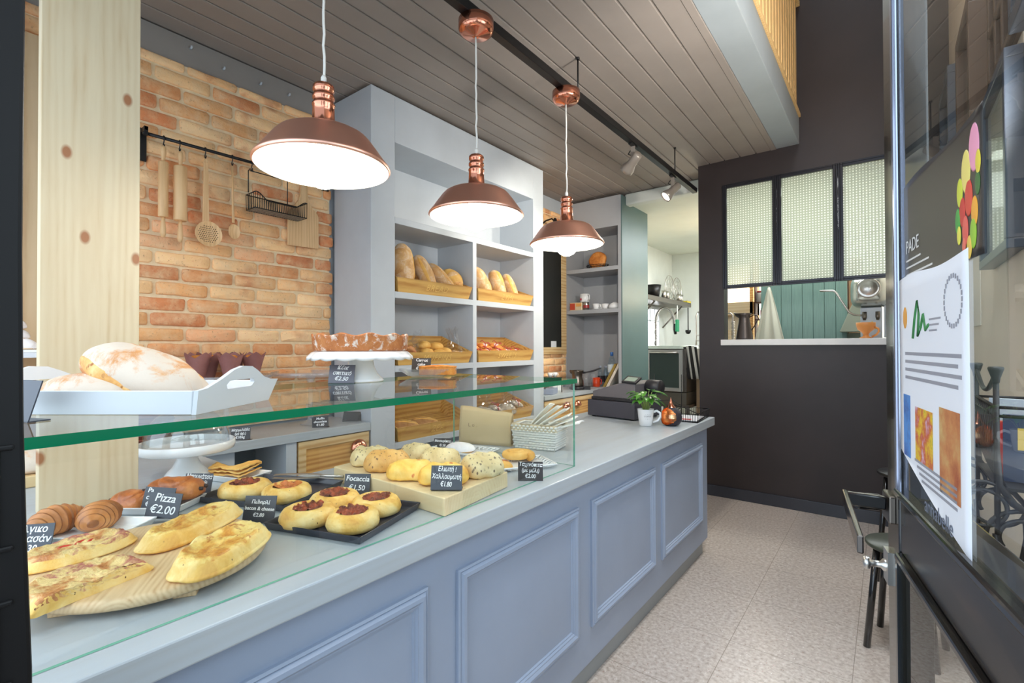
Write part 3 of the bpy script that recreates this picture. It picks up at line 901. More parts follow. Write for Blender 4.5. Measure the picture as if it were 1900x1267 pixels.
for y in (0, L):
    for i in range(6):
        x = -D/2 + D*i/5; m.tube([(x, y, 0), (x*1.08, y, H)], r*.8, 5)
    m.tube([(-D/2*1.08, y, H), (D/2*1.08, y, H)], .003, 6); m.tube([(-D/2, y, 0), (D/2, y, 0)], .003, 6)
obj('wire_sides', m, BLACK, t)
m = M()
for i in range(22): m.box(-D/2, D/2, L*i/22+.003, L*i/22+.010, -.002, .002)
obj('base', m, plain('basket_base_grey', C(150,148,146), .35, .7), t)
t = thing('peel_board', 'wooden paddle-shaped bread board hanging at the right end of the brick', 'board', (-3.030, 1.668, 2.06))
poly = [(-.105,-.008), (.105,-.002), (.105,.210), (.095,.232), (.060,.262), (.038,.300), (.028,.345), (.026,.395), (.018,.412), (-.006,.414), (-.018,.402), (-.022,.345), (-.032,.300), (-.058,.258), (-.092,.222), (-.105,.205)]
Tm = Matrix(((0,0,1,0),(1,0,0,0),(0,1,0,0),(0,0,0,1)))
obj('blade', M().prism(poly, 0, .016, T=Tm), BEECH, t, bevel=.003)
for i, (y, z) in enumerate(((1.06,3.07),(1.23,3.03),(1.44,3.03),(1.62,3.035))):
    tag(obj('wall_hook', M().tube([(0,0,0), (.02,0,-.002), (.024,0,.008)], .006, 8), GREY, None, (-3.070, y-.03, z)), 'small grey hook on the plaster strip over the brick', 'hook', 'hooks above the brick wall')

# ------------------------------------------------------------------ chalk price cards
def price_sign(lines, x, y, z, w, h, label, rz=R(37), tilt=R(16), size=None, mat=None, roll=0, group='chalk price cards', offs=0, shear=.12, foot=True):
    t = thing('price_card', label, 'price card', (x, y, z + .0012), rz, group)
    mt = mat or CARD
    Tm = Matrix.Rotation(-tilt, 4, 'X') @ Matrix.Rotation(roll, 4, 'Y')
    obj('card', M().box(-w/2, w/2, 0, .0022, 0, h, 0, Tm), mt, t)
    if foot: obj('foot', M().box(-w/2, w/2, 0, h*.45, -.001, .0012), mt, t)
    if lines:
        n = len(lines); s = size or min(h/(n+.25), w*2.15/max(len(l) for l in lines))
        me = text_mesh('\n'.join(lines), s, CHALK, .00025, shear, line=min(1.25, h*.92/(n*s)), bold=.00030)
        kx = min(1.0, w*.94/max(1e-4, max(v.co.x for v in me.vertices) - min(v.co.x for v in me.vertices)))
        for v in me.vertices: v.co.x *= kx
        f = obj('lettering', me, None, t)
        f.matrix_local = Tm @ Matrix.Translation((offs, -.0004, h*.5 + s*.12)) @ Matrix.Rotation(PI/2, 4, 'X') @ Matrix.Rotation(R(-3), 4, 'Z')
    return t
ZW, ZG = .9152, 1.2682
price_sign(['Pizza', '€2.00'], -1.577, .462, ZW+.016, .092, .067, 'price card reading Pizza €2.00', roll=R(3))
price_sign(['Pa', 'ch', '€'], -1.672, .478, ZW+.016, .09, .062, 'price card half hidden behind the Pizza card', roll=R(3), size=.019, offs=-.028)
price_sign(['Μπουγάτσα', '(σπιτική)', '€1.50'], -1.806, .628, ZW, .092, .066, 'price card between the chocolate pastries and the filo pastry', roll=R(0))
price_sign(['Πεϊνιρλί', 'bacon & cheese', '€2.80'], -1.374, .628, ZW, .088, .072, 'price card reading bacon & cheese behind the cheese-topped boat breads')
price_sign(['Focaccia', '€1.50'], -1.380, .945, ZW, .085, .066, 'price card reading Focaccia €1.50')
price_sign(['Ελιωτή !', 'Χαλλουμωτή', '€1.80'], -1.045, 1.025, .9715, .094, .071, 'price card standing on the wooden block before the rolls')
price_sign(['Ταχινόπιτα', '(με μέλι)', '€2.00'], -1.022, 1.425, ZW, .090, .066, 'price card before the white plate of honey pastries by the glass corner', mat=CARD_DARK)
price_sign(['Μανουρόπιτα', '€1.50'], -1.668, 1.612, ZW, .082, .05, 'price card by the paper bag behind the rolls', mat=CARD_DARK)
price_sign(['Βέλγικο', 'κρουασάν', '€1.30'], -1.588, .198, ZW, .10, .070, 'price card before the croissants at the left edge', rz=R(50))
price_sign(['Κέικ', 'σπιτικό', '€2.50'], -1.572, 1.012, ZG, .094, .067, 'price card reading €2.50 before the white cake stand', mat=plain('card_grey', C(96,94,104), .3), shear=.3)
price_sign(['Carrot', 'cake', '€1.80'], -1.635, 1.45, ZG+.020, .085, .062, 'black price card reading Carrot cake', mat=CARD_DARK, foot=False)
price_sign([], -1.24, .135, ZG, .10, .075, 'dark price card at the left end of the glass top', rz=R(20))
price_sign(['Μαρμελάδα', '(με φρ.)', '€10/kg'], -2.655, 1.125, .9182, .098, .062, 'brown price card by the left glass pedestal on the back counter', mat=CARD_DARK, rz=R(42), roll=R(-6))
price_sign(['Muffin', 'chocolate', '€1.80'], -2.690, 1.595, .9182, .094, .062, 'brown price card by the right glass pedestal on the back counter', mat=CARD_DARK, rz=R(46), roll=R(-6))
t = price_sign([], -2.76, 1.845, .9182, .098, .060, 'blank black card leaning near the shelving end of the back counter', mat=plain('card_black', C(22,20,22), .25), rz=R(52), roll=R(8))
obj('rear_card', M().box(-.03, .066, .004, .0062, .004, .062, 0, Matrix.Rotation(R(-16), 4, 'X') @ Matrix.Rotation(R(3), 4, 'Y')), CARD_DARK, t)

# ------------------------------------------------------------------ breads and pastries
def crust(name, stops, scale=10, flour=None, seeds=None, rough=.65, bmp=.35, bd=.004):
    m, nt, p = new_mat(name)
    v = coords(nt)
    f = noise_out(nt, v, scale, 6, .62, .4)
    c = ramp(nt, f, stops)
    if flour:      # patchy flour dusting
        g = noise_out(nt, v, flour[0], 7, .7, .6)
        k = ramp(nt, g, [(flour[1], (0,0,0,1)), (flour[2], (1,1,1,1))])
        c = mix(nt, k, c, flour[3])
    if seeds:
        vo = nt.nodes.new('ShaderNodeTexVoronoi'); vo.inputs['Scale'].default_value = seeds[0]
        nt.links.new(coords(nt, (1,1,.6)), vo.inputs['Vector'])
        k = ramp(nt, vo.outputs['Distance'], [(seeds[1]*.7, (1,1,1,1)), (seeds[1], (0,0,0,1))])
        h = noise_out(nt, v, seeds[0]*.4, 2)
        k2 = mix(nt, ramp(nt, h, [(.40,(0,0,0,1)), (.52,(1,1,1,1))]), (0,0,0,1), k)
        c = mix(nt, k2, c, seeds[2])
    nt.links.new(c, p.inputs['Base Color'])
    p.inputs['Roughness'].default_value = rough
    p.inputs['Subsurface Weight'].default_value = 0
    n2 = noise_out(nt, v, scale*6, 4)
    b = nt.nodes.new('ShaderNodeMath'); b.operation = 'ADD'; nt.links.new(f, b.inputs[0]); nt.links.new(n2, b.inputs[1])
    bump(nt, p, b.outputs[0], bmp, bd)
    return m
FLOUR = C(214,198,180)
CR_FLOUR = crust('floured_crust', [(.3, C(196,130,74)), (.6, C(222,166,108))], 14, (16, .36, .50, FLOUR))
CR_SPLIT = crust('split_crust', [(.3, C(206,142,74)), (.5, C(228,172,98)), (.7, C(240,200,136))], 30, None, (70, .3, C(170,106,48)))
CR_LOAF = crust('country_crust', [(.3, C(196,140,84)), (.5, C(220,174,116)), (.7, C(232,196,144))], 12, (14, .46, .62, C(232,208,176)))
CR_GOLD = crust('golden_crust', [(.3, C(214,150,66)), (.5, C(232,182,94)), (.75, C(242,210,140))], 9)
CR_DOUGH = crust('pale_dough', [(.30, C(206,142,58)), (.43, C(232,184,92)), (.55, C(243,210,136)), (.75, C(248,228,168))], 11, None, (60, .10, C(110,74,38)), .5, .5, .004)
CR_CHEESE = crust('melted_cheese', [(.32, C(184,104,40)), (.42, C(222,158,70)), (.52, C(243,206,118)), (.72, C(250,228,160))], 16, (26, .56, .64, C(196,118,50)), None, .38, .5, .005)
CR_PIZZA = crust('pizza_topping', [(.30, C(146,74,44)), (.40, C(206,136,74)), (.50, C(238,206,140)), (.62, C(234,200,132)), (.74, C(196,116,84))], 17, (20, .54, .62, C(190,112,96)), None, .35, .6, .006)
CR_TOMATO = crust('tomato_onion_topping', [(.3, C(70,34,26)), (.45, C(128,58,36)), (.6, C(184,84,48)), (.8, C(210,130,90))], 22, None, None, .35, .8, .008)
CR_CROIS = crust('croissant_flake', [(.3, C(150,88,42)), (.5, C(196,128,68)), (.7, C(226,172,108))], 9, None, None, .4, .25)
CR_CROIS_D = crust('croissant_ridge', [(.3, C(132,76,36)), (.7, C(182,112,58))], 12, None, None, .38, .25)
CR_PUFF = crust('glazed_puff_pastry', [(.30, C(122,58,24)), (.48, C(178,98,44)), (.62, C(206,130,68)), (.75, C(226,164,100))], 14, None, None, .34, .45)
CR_PUFF_P = crust('puff_pastry_side', [(.3, C(204,140,88)), (.7, C(232,188,138))], 14, None, None, .45)
CR_SEED = crust('olive_roll_crust', [(.3, C(210,180,120)), (.55, C(236,216,166)), (.75, C(244,230,190))], 9, None, (85, .30, C(128,108,84)), .6, .4)
CR_SEED2 = crust('herb_roll_crust', [(.3, C(196,140,70)), (.5, C(222,172,98)), (.75, C(236,200,136))], 8, None, (85, .26, C(128,92,56)), .55, .4)
CR_HALL = crust('cheese_roll_crust', [(.3, C(222,140,52)), (.46, C(244,196,92)), (.7, C(252,228,150))], 8, None, (26, .20, C(206,112,44)), .5, .4)
CHOC = plain('dark_chocolate', C(52,30,24), .35)
SUGAR = crust('icing_sugar', [(.3, C(232,226,226)), (.7, C(250,248,250))], 20, None, None, .8, .3)

def nz(p, s, seed=0):
    return noise.noise(Vector(p)*s + Vector((seed*7.3, seed*3.1, seed*1.7)))

class Loaf:
    """elongated bread: superellipse along its length, rounded section, flattened underneath"""
    def __init__(s, L, W_, H, seed=0, p=2.6, bump=.04, flat=.28):
        s.L, s.W, s.H, s.seed, s.p, s.b, s.fl = L, W_, H, seed, p, bump, flat
    def at(s, u, a, off=0):
        x = 2*u - 1
        k = max(0, 1 - abs(x)**s.p)**.5
        ca, sa = math.cos(a), math.sin(a)
        y = s.W/2*k*ca
        z = s.H*(1-s.fl)*k*sa if sa > 0 else s.H*s.fl*k*sa*(1 if sa > -.6 else .6/abs(sa))
        q = Vector((s.L/2*x, y, z))
        d = 1 + s.b*nz((x*2.2, ca*1.4, sa*1.4), 1.3, s.seed) + s.b*.4*nz((x*7, ca*4, sa*4), 1.2, s.seed+3)
        q = Vector((q.x, q.y*d, q.z*d))
        n = Vector((0, ca, sa))
        return q + n*off + Vector((0, 0, s.H*s.fl*.62))
    def mesh(s, nu=36, nv=28):
        m = M(); vs = []; fs = []
        us = [.5 - .5*math.cos(PI*i/nu) for i in range(1, nu)]
        for u in us:
            for k in range(nv): vs.append(s.at(u, 2*PI*k/nv))
        n = len(us)
        for i in range(n-1):
            for k in range(nv): fs.append((i*nv+k, i*nv+(k+1) % nv, (i+1)*nv+(k+1) % nv, (i+1)*nv+k))
        vs += [s.at(0, 0), s.at(1, 0)]; b = n*nv
        for k in range(nv):
            fs.append((b, (k+1) % nv, k)); fs.append((b+1, (n-1)*nv+k, (n-1)*nv+(k+1) % nv))
        return m.add(vs, fs, 0, True)
    def patch(s, u0, u1, a0, a1, off, nu=24, nv=7, skew=0):
        """a strip of the surface lifted off by `off`, tapering to nothing at its rim"""
        def f(u, v):
            t = min(u, 1-u, v*1.0, 1-v)*8
            a = a0 + (a1-a0)*(.5 + (v-.5)*(math.sin(PI*min(1, max(0, u)))**.5*.9+.1)) + skew*(u-.5)
            return s.at(u0 + (u1-u0)*u, a, off*min(1, t) - .0006*(1-min(1, t)))
        return M().grid(f, nu, nv)

def bread(name, label, cat, L, W_, H, mat, x, y, z, rz, seed=0, split=None, group=None, rot=None, **kw):
    lf = Loaf(L, W_, H, seed, **kw)
    t = thing(name, label, cat, (x, y, z), rz, group, rot=rot)
    obj('crust', lf.mesh(), mat, t)
    for sp in (split or []):
        u0, u1, a0, a1, mt = sp[:5]
        obj('score', lf.patch(u0, u1, R(a0), R(a1), .0022, skew=R(sp[5]) if len(sp) > 5 else 0), mt, t)
    return t

# white tray of country loaves on the glass top
TZ = 1.2684
tr = thing('serving_tray', 'white wooden serving tray with cut-out handles on the glass top', 'tray', (-1.235, .246, TZ), R(36.5))
Lx, Ly, th, hh = .42, .27, .009, .048
# local x runs along the long near side, local y to the back; near right corner = (.2,-.0)
ox, oy = .198, -.0
m = M().box(-.21, .20, 0, Ly, 0, .008)
obj('base', m, WHITE_PAINT, tr, bevel=.002)
for yy, sg in ((0, -1), (Ly, 1)):
    m = M(); vs = []
    for x in (-.21, .20):
        vs += [(x, yy, 0), (x, yy+th, 0), (x + (.012 if x > 0 else -.012), yy+th+sg*.014, hh), (x + (.012 if x > 0 else -.012), yy+sg*.014, hh)]
    m.add(vs, [(0,1,2,3), (7,6,5,4), (0,4,5,1), (1,5,6,2), (2,6,7,3), (3,7,4,0)])
    obj('long_side', m, WHITE_PAINT, tr, bevel=.0015)
def end_side(x0, lean):
    """end wall with an ogee top edge and a slot to grip"""
    top = [(-.014, .048), (.012, .051), (.05, .066), (.085, .084), (.115, .091), (.15, .089), (.18, .078), (.215, .062), (.25, .054), (.285, .052)]
    outer = [(0, 0), (.27, 0)] + top[::-1]
    slot = []
    for k in range(9): a = -PI/2 + PI*k/8; slot.append((.165+.012*math.cos(a), .052+.009*math.sin(a)))
    for k in range(9): a = PI/2 + PI*k/8; slot.append((.085+.012*math.cos(a), .052+.009*math.sin(a)))
    # bridge outline and slot into one polygon strip by strip
    m = M()
    ys = sorted(set([-.014, 0, .012, .03, .05, .07, .085-.012, .079, .085, .10, .115, .13, .15, .165, .171, .177, .19, .215, .25, .27, .285]))
    def top_at(y):
        for (a, za), (b, zb) in zip(top, top[1:]):
            if a <= y <= b: return za + (zb-za)*(y-a)/(b-a)
        return top[-1][1]
    def bot_at(y): return 0 if 0 <= y <= .27 else (abs(y)/.014*.048 if y < 0 else (y-.27)/.015*.052)
    def slot_at(y):
        if .073 <= y <= .085: d = (max(0, .012**2-(y-.085)**2))**.5*.75
        elif .085 < y < .165: d = .009
        elif .165 <= y <= .177: d = (max(0, .012**2-(y-.165)**2))**.5*.75
        else: return None
        return .052-d, .052+d
    def quad(ya, yb, za0, za1, zb0, zb1):
        vs = []
        for dx in (0, th):
            for (y, z) in ((ya, za0), (yb, zb0), (yb, zb1), (ya, za1)):
                vs.append((x0 + dx*(1 if lean > 0 else -1) + lean*z, y, z))
        m.add(vs, [(0,1,2,3), (7,6,5,4), (0,4,5,1), (1,5,6,2), (2,6,7,3), (3,7,4,0)])
    for ya, yb in zip(ys, ys[1:]):
        sa, sb = slot_at(ya + 1e-6), slot_at(yb - 1e-6)
        if sa and sb:
            quad(ya, yb, bot_at(ya), sa[0], bot_at(yb), sb[0]); quad(ya, yb, sa[1], top_at(ya), sb[1], top_at(yb))
        else: quad(ya, yb, bot_at(ya), top_at(ya), bot_at(yb), top_at(yb))
    return m
obj('handled_end', end_side(.20, .30), WHITE_PAINT, tr)
obj('handled_end', end_side(-.21, -.30), WHITE_PAINT, tr)
def in_tray(lx, ly): 
    c, s_ = math.cos(R(36.5)), math.sin(R(36.5))
    return -1.235 + c*lx - s_*ly, .246 + s_*lx + c*ly
SPL = [(.08, .93, 165, 205, CR_SPLIT, 20)]
x, y = in_tray(-.02, .185)
bread('country_loaf', 'floured country loaf lying at the back of the white tray', 'bread', .25, .125, .085, CR_FLOUR, x+.06, y+.0, TZ+.009, R(20), 4, [(.1, .9, 40, 75, CR_SPLIT)], 'country loaves in the white tray')
x, y = in_tray(-.07, .075)
bread('country_loaf', 'floured country loaf lying flat at the left front of the white tray', 'bread', .23, .12, .078, CR_FLOUR, x, y, TZ+.009, R(30), 2, None, 'country loaves in the white tray')
x, y = in_tray(.02, .105)
bread('country_loaf', 'big floured country loaf resting tilted on top of the others in the tray', 'bread', .262, .13, .098, CR_FLOUR, x-.012, y, TZ+.049, 0, 1, [(.02, .80, 162, 206, CR_SPLIT, 62)], 'country loaves in the white tray', rot=(R(14), R(17), R(34)), flat=.42)

# ---- round board with pizzas and boat breads
rb = thing('round_board', 'round pine serving board on the counter carrying pizza and boat breads', 'board', (-1.276, .366, ZW), R(-32))
pr = [(0,.012), (.205,.012), (.212,.014), (.217,.020), (.217,.030), (.214,.0345), (.208,.036), (0,.036)]
obj('top', M().lathe(pr, 72), BOARD, rb)
obj('foot', M().box(-.17, .17, .075, .115, 0, .012).box(-.17, .17, -.115, -.075, 0, .012), BOARD, rb, bevel=.002)
BZ = ZW + .0362
def flatbread(name, label, cat, L, W_, H, x, y, rz, seed, top_mat, rim_mat, n=2.3, cover=.9, cut=None, extra=None, z=BZ, group='pizzas and boat breads on the round board', puff=.80):
    t = thing(name, label, cat, (x, y, z), rz, group)
    def rad(a):
        c, s_ = abs(math.cos(a)), abs(math.sin(a))
        r = (c**n + s_**n)**(-1/n)
        r *= 1 + .05*nz((math.cos(a), math.sin(a), 0), 1.6, seed)
        return r
    def prof(v):     # v 0 centre .. 1 rim of the upper surface: low dome, slightly raised lip, rounded shoulder
        z = puff + (1-puff)*math.exp(-((v-.78)/.13)**2)
        if v > .80: z *= max(.0, 1 - ((v-.80)/.20)**2.4*.62)
        return H*z
    def P_(a, v, dz=0, sq=1):
        r = rad(a)*v
        x_, y_ = L/2*r*math.cos(a), W_/2*r*math.sin(a)
        if cut is not None and y_ < cut: y_ = cut + .002*nz((x_*40, 0, 0), 1, seed)
        return Vector((x_, y_, prof(v)*(1 + .22*nz((x_*26, y_*26, 0), 1, seed)) + dz))
    m = M()
    NV = 14
    m.grid(lambda u, v: P_(2*PI*u, v), 60, NV, wrap=True)
    def side(u, v):
        p = P_(2*PI*u, 1)
        if v == 0: return p
        b = 1 + .045*math.sin(PI*min(v*1.1, 1)) - .05*(v > .9)
        return Vector((p.x*b, p.y*b if (cut is None or p.y > cut+.003) else p.y, p.z*(1-v)))
    m.grid(side, 60, 5, wrap=True)
    obj('crust', m, rim_mat, t)
    k = M()
    k.grid(lambda u, v: P_(2*PI*u, v*cover*(1+.06*nz((math.cos(2*PI*u)*3, math.sin(2*PI*u)*3, 2), 1, seed+2)), .0022*(1-v**8) + (.0045*nz((math.cos(2*PI*u)*v*6, math.sin(2*PI*u)*v*6, 1), 2, seed+5) if v < .96 else -.001)), 60, 16, wrap=True)
    obj('topping', k, top_mat, t)
    if extra: extra(t, H, prof)
    return t
def peppers(t, H, prof):
    m = M()
    for (x, y, a, l) in ((.01, .005, .3, .03), (-.02, .01, -.2, .026), (.025, -.006, .5, .022)):
        m.tube([(x + l*math.cos(a)*k - l/2, y + .006*math.sin(PI*k) + l*math.sin(a)*k, H*.62 + .005) for k in (0, .25, .5, .75, 1)], [.002,.0036,.004,.0036,.002], 8)
    obj('red_pepper', m, plain('red_pepper', C(206,62,40), .3), t)
flatbread('pizza', 'small oval pizza with red pepper at the back left of the round board', 'pizza', .205, .118, .026, -1.392, .258, R(100), 3, CR_PIZZA, CR_DOUGH, 2.4, .93, None, peppers)
flatbread('pizza', 'cut half pizza lying nearest the glass at the left of the round board', 'pizza', .205, .165, .027, -1.185, .228, R(106), 5, CR_PIZZA, CR_DOUGH, 2.3, .95, -.040)
flatbread('boat_bread', 'long cheese-topped boat bread farther back on the round board', 'bread', .285, .108, .034, -1.345, .465, R(120), 7, CR_CHEESE, CR_DOUGH, 2.6, .86, None)
flatbread('boat_bread', 'long cheese-topped boat bread at the right rim of the round board', 'bread', .252, .125, .038, -1.135, .448, R(126), 8, CR_CHEESE, CR_DOUGH, 2.6, .88, None)

# ---- dishes and trays
def dish(name, label, cat, L, W_, H, mat, x, y, rz, z=ZW+.0004, wall=.006, flare=.012, group=None):
    t = thing(name, label, cat, (x, y, z), rz, group)
    m = M(); vs = []
    def ring(a, b, zz): return [(-a, -b, zz), (a, -b, zz), (a, b, zz), (-a, b, zz)]
    a, b = L/2, W_/2
    vs = ring(a-flare, b-flare, 0) + ring(a, b, H) + ring(a-wall, b-wall, H) + ring(a-flare-wall*.6, b-flare-wall*.6, .005)
    fs = [(3,2,1,0), (12,13,14,15)]
    for q in range(3):
        for k in range(4): fs.append((q*4+k, q*4+(k+1) % 4, q*4+4+(k+1) % 4, q*4+4+k))
    obj('dish', m.add(vs, fs), mat, t, bevel=.003)
    return t
BLACKTRAY = speckle('blued_steel_tray', [(.3, C(40,42,52)), (.7, C(56,58,70))], 20, .3, 0, spec=.6)
dish('white_dish', 'white rectangular dish under the croissants at the left', 'dish', .27, .155, .024, WHITE, -1.640, .315, R(37), group='white rectangular dishes')
dish('white_dish', 'white rectangular dish under the chocolate pastries', 'dish', .25, .15, .024, WHITE, -1.762, .492, R(37), group='white rectangular dishes')
dish('white_dish', 'white rectangular dish under the filo pastry at the back of the case', 'dish', .22, .13, .024, WHITE, -1.905, .792, R(18), group='white rectangular dishes', z=ZW+.0004)
dish('baking_tray', 'black baking tray of two tomato buns, nearer the back of the case', 'tray', .335, .285, .021, BLACKTRAY, -1.605, .785, R(22), wall=.004, flare=.008, group='black baking trays')
dish('baking_tray', 'black baking tray of four tomato buns nearer the front glass', 'tray', .31, .285, .021, BLACKTRAY, -1.208, .796, R(18), wall=.004, flare=.008, group='black baking trays')

def croissant(name, label, x, y, z, rz, seed, size=1.0):
    t = thing(name, label, 'croissant', (x, y, z), rz, 'croissants on the white dish')
    m = M(); n = 60; nv = 22
    def path(s):
        a = (s-.5)*2.0
        return Vector((.058*math.sin(a)*1.05, .030*(1-math.cos(a))*-1.2, 0))*size
    vs = []; mi = []
    for i in range(n+1):
        s = i/n
        c = path(s); d = (path(min(1, s+.01)) - path(max(0, s-.01))).normalized(); nn = Vector((-d.y, d.x, 0))
        seg = (abs(s-.5)*2*4.2) % 1
        r = (.031*math.sin(PI*(s*.94+.03))**.75)*size*(1 + .16*(1-seg) - .05) + .002
        for k in range(nv):
            a = 2*PI*k/nv
            rr = r*(1 + .03*nz((s*8, math.cos(a), math.sin(a)), 2, seed))
            z_ = math.sin(a)*rr*(.95 if math.sin(a) > 0 else .8)
            vs.append(c + nn*math.cos(a)*rr*1.05 + Vector((0, 0, z_ + .024*size)))
    fs = []; smi = []
    for i in range(n):
        seg = (abs((i+.5)/n-.5)*2*4.2) % 1
        for k in range(nv):
            fs.append((i*nv+k, i*nv+(k+1) % nv, (i+1)*nv+(k+1) % nv, (i+1)*nv+k)); smi.append(1 if seg < .20 else 0)
    fs += [tuple(range(nv-1, -1, -1)), tuple(n*nv+k for k in range(nv))]; smi += [1, 1]
    b = len(m.f); m.add(vs, fs, 0, True); m.mi = smi
    obj('layers', m, [CR_CROIS, CR_CROIS_D], t)
    return t
croissant('croissant', 'golden croissant at the left end of the white dish', -1.705, .272, ZW+.008, R(112), 1, 1.22)
croissant('croissant', 'golden croissant lying right of the other one on the dish', -1.655, .348, ZW+.008, R(140), 2, 1.22)

def pain_choc(label, x, y, z, rz, L, W_, H, seed):
    t = thing('chocolate_pastry', label, 'pastry', (x, y, z), rz, 'chocolate pastries on the white dish')
    lf = Loaf(L, W_, H, seed, 7, .05, .34)
    obj('pastry', lf.mesh(30, 24), CR_PUFF, t)
    obj('glazed_flap', lf.patch(.22, .78, R(20), R(150), .0045, 20, 16), CR_PUFF, t)
    m = M()
    for yy in (-.014, .016): m.tube([(-L/2-.006, yy, H*.42), (L/2+.006, yy, H*.42)], .0058, 10)
    obj('chocolate_stick', m, CHOC, t)
pain_choc('large folded chocolate pastry resting on top of its dish behind the Pizza card', -1.728, .545, ZW+.026, R(46), .155, .105, .066, 1)
pain_choc('smaller chocolate pastry at the left front of its dish', -1.790, .455, ZW+.008, R(30), .115, .09, .052, 2)

# filo pastry triangle
t = thing('filo_pastry', 'folded triangular filo pastry on the white dish at the back', 'pastry', (-1.925, .785, ZW+.010), R(24))
def filo(k):
    def f(u, v):
        x = -.085 + .17*u; w = .055*(.35+.65*u)
        y = -w + 2*w*v
        return Vector((x, y, .006 + .012*k + .012*math.sin(u*7+k) * (v-.2) + .010*u + .004*nz((u*9, v*9, k), 1, k)))
    return f
m = M()
for k in range(3): m.sheet(filo(k), 22, 12, .0045)
obj('filo_layers', m, CR_GOLD, t)

def tomato_bun(label, x, y, seed, d=.135, mat=CR_TOMATO):
    t = thing('tomato_bun', label, 'bun', (x, y, ZW+.0062), R(seed*50), 'tomato buns on the black trays')
    prof = [(0,0), (.40,0), (.47,.10), (.50,.34), (.485,.62), (.43,.88), (.35,1.0), (.27,.96), (.19,.84), (.0,.80)]
    H = .047
    d *= 1.0
    def fn(p, j, a):
        q = 1 + .06*nz((math.cos(a), math.sin(a), j*.25), 1.5, seed)
        return (p[0]*q*1.05, p[1]*q, p[2])
    obj('dough', M().lathe([(r*d, z*H) for r, z in prof], 40, fn=fn), CR_DOUGH, t)
    m = M()
    def top(u, v):
        a = 2*PI*u; r = d*.30*(1+.30*nz((math.cos(a)*2, math.sin(a)*2, 0), 1, seed+4))*v
        return Vector((r*math.cos(a), r*math.sin(a), H*(.90 if v < .8 else .96-.1*(v-.8)*5) + .013*nz((r*math.cos(a)*95, r*math.sin(a)*95, 0), 1, seed) + .004))
    m.grid(lambda u, v: top(u, 1-v), 36, 10, wrap=True)
    obj('topping', m, mat, t)
TB2 = crust('cheese_tomato_topping', [(.3, C(150,74,40)), (.5, C(206,118,60)), (.7, C(232,170,92))], 20, None, None, .35, .7, .007)
tomato_bun('tomato bun at the left of the farther black tray', -1.640, .712, 1, .150)
tomato_bun('cheesier tomato bun at the right of the farther black tray', -1.500, .775, 2, .142, TB2)
tomato_bun('tomato bun at the back left of the front black tray', -1.305, .820, 3, .145)
tomato_bun('tomato bun at the back right of the front black tray', -1.176, .872, 4, .138)
tomato_bun('tomato bun at the front left of the front black tray', -1.252, .706, 5, .140)
tomato_bun('tomato bun at the front right of the front black tray, nearest the glass', -1.126, .762, 6, .138)

# tongs across the farther tray
t = thing('serving_tongs', 'steel serving tongs lying on the rim of the farther black tray', 'tongs', (-1.62, .905, ZW+.026), R(40))
m = M()
for s_ in (-1, 1):
    m.sheet(lambda u, v, s_=s_: Vector((-.11+.16*u, s_*(.004+.010*math.sin(PI*u)) + (v-.5)*.018, .004*s_ + .006)), 14, 4, .0018)
m.tube([(.05,0,.006), (.09,0,.004), (.13,0,.003)], .005, 8)
obj('arms', m, STEEL, t)

# ---- wooden block with rolls
wb = thing('bread_block', 'thick pale wooden block on the counter loaded with olive and cheese rolls', 'block', (-1.295, 1.13, ZW), R(0))
c0 = [(-1.585, .992), (-1.000, .975), (-1.040, 1.315), (-1.62, 1.33)]
obj('slab', M().prism([(x+1.295, y-1.13) for x, y in c0], .0005, .053), BLOCK, wb, bevel=.003)
RZ = ZW + .0535
RG = 'rolls on the wooden block'
def roll(label, x, y, L, W_, H, rz, mat, seed, p=3.2):
    bread('bread_roll', label, 'roll', L, W_, H, mat, x, y, RZ, rz, seed, None, RG, p=p, bump=.16, flat=.35)
roll('pale olive roll at the back left corner of the wooden block', -1.515, 1.1, 0.146, 0.118, 0.073, R(60), CR_SEED, 1, 5)
roll('golden herb roll at the left front of the wooden block', -1.4, 1.085, 0.162, 0.118, 0.080, R(50), CR_SEED2, 2)
roll('pale round olive roll at the very back of the wooden block', -1.445, 1.262, 0.135, 0.118, 0.066, R(10), CR_SEED, 3)
roll('orange-topped cheese roll in the front middle of the wooden block', -1.245, 1.062, 0.162, 0.112, 0.068, R(40), CR_HALL, 4)
roll('pale seeded roll behind the cheese rolls on the block', -1.3, 1.245, 0.151, 0.118, 0.071, R(25), CR_SEED, 5)
roll('yellow cheese roll behind the €1.80 card', -1.118, 1.085, 0.162, 0.106, 0.073, R(42), CR_HALL, 6)
roll('pale roll with dark olives at the right end of the block', -1.085, 1.232, 0.146, 0.118, 0.083, R(70), CR_SEED, 7, 5)

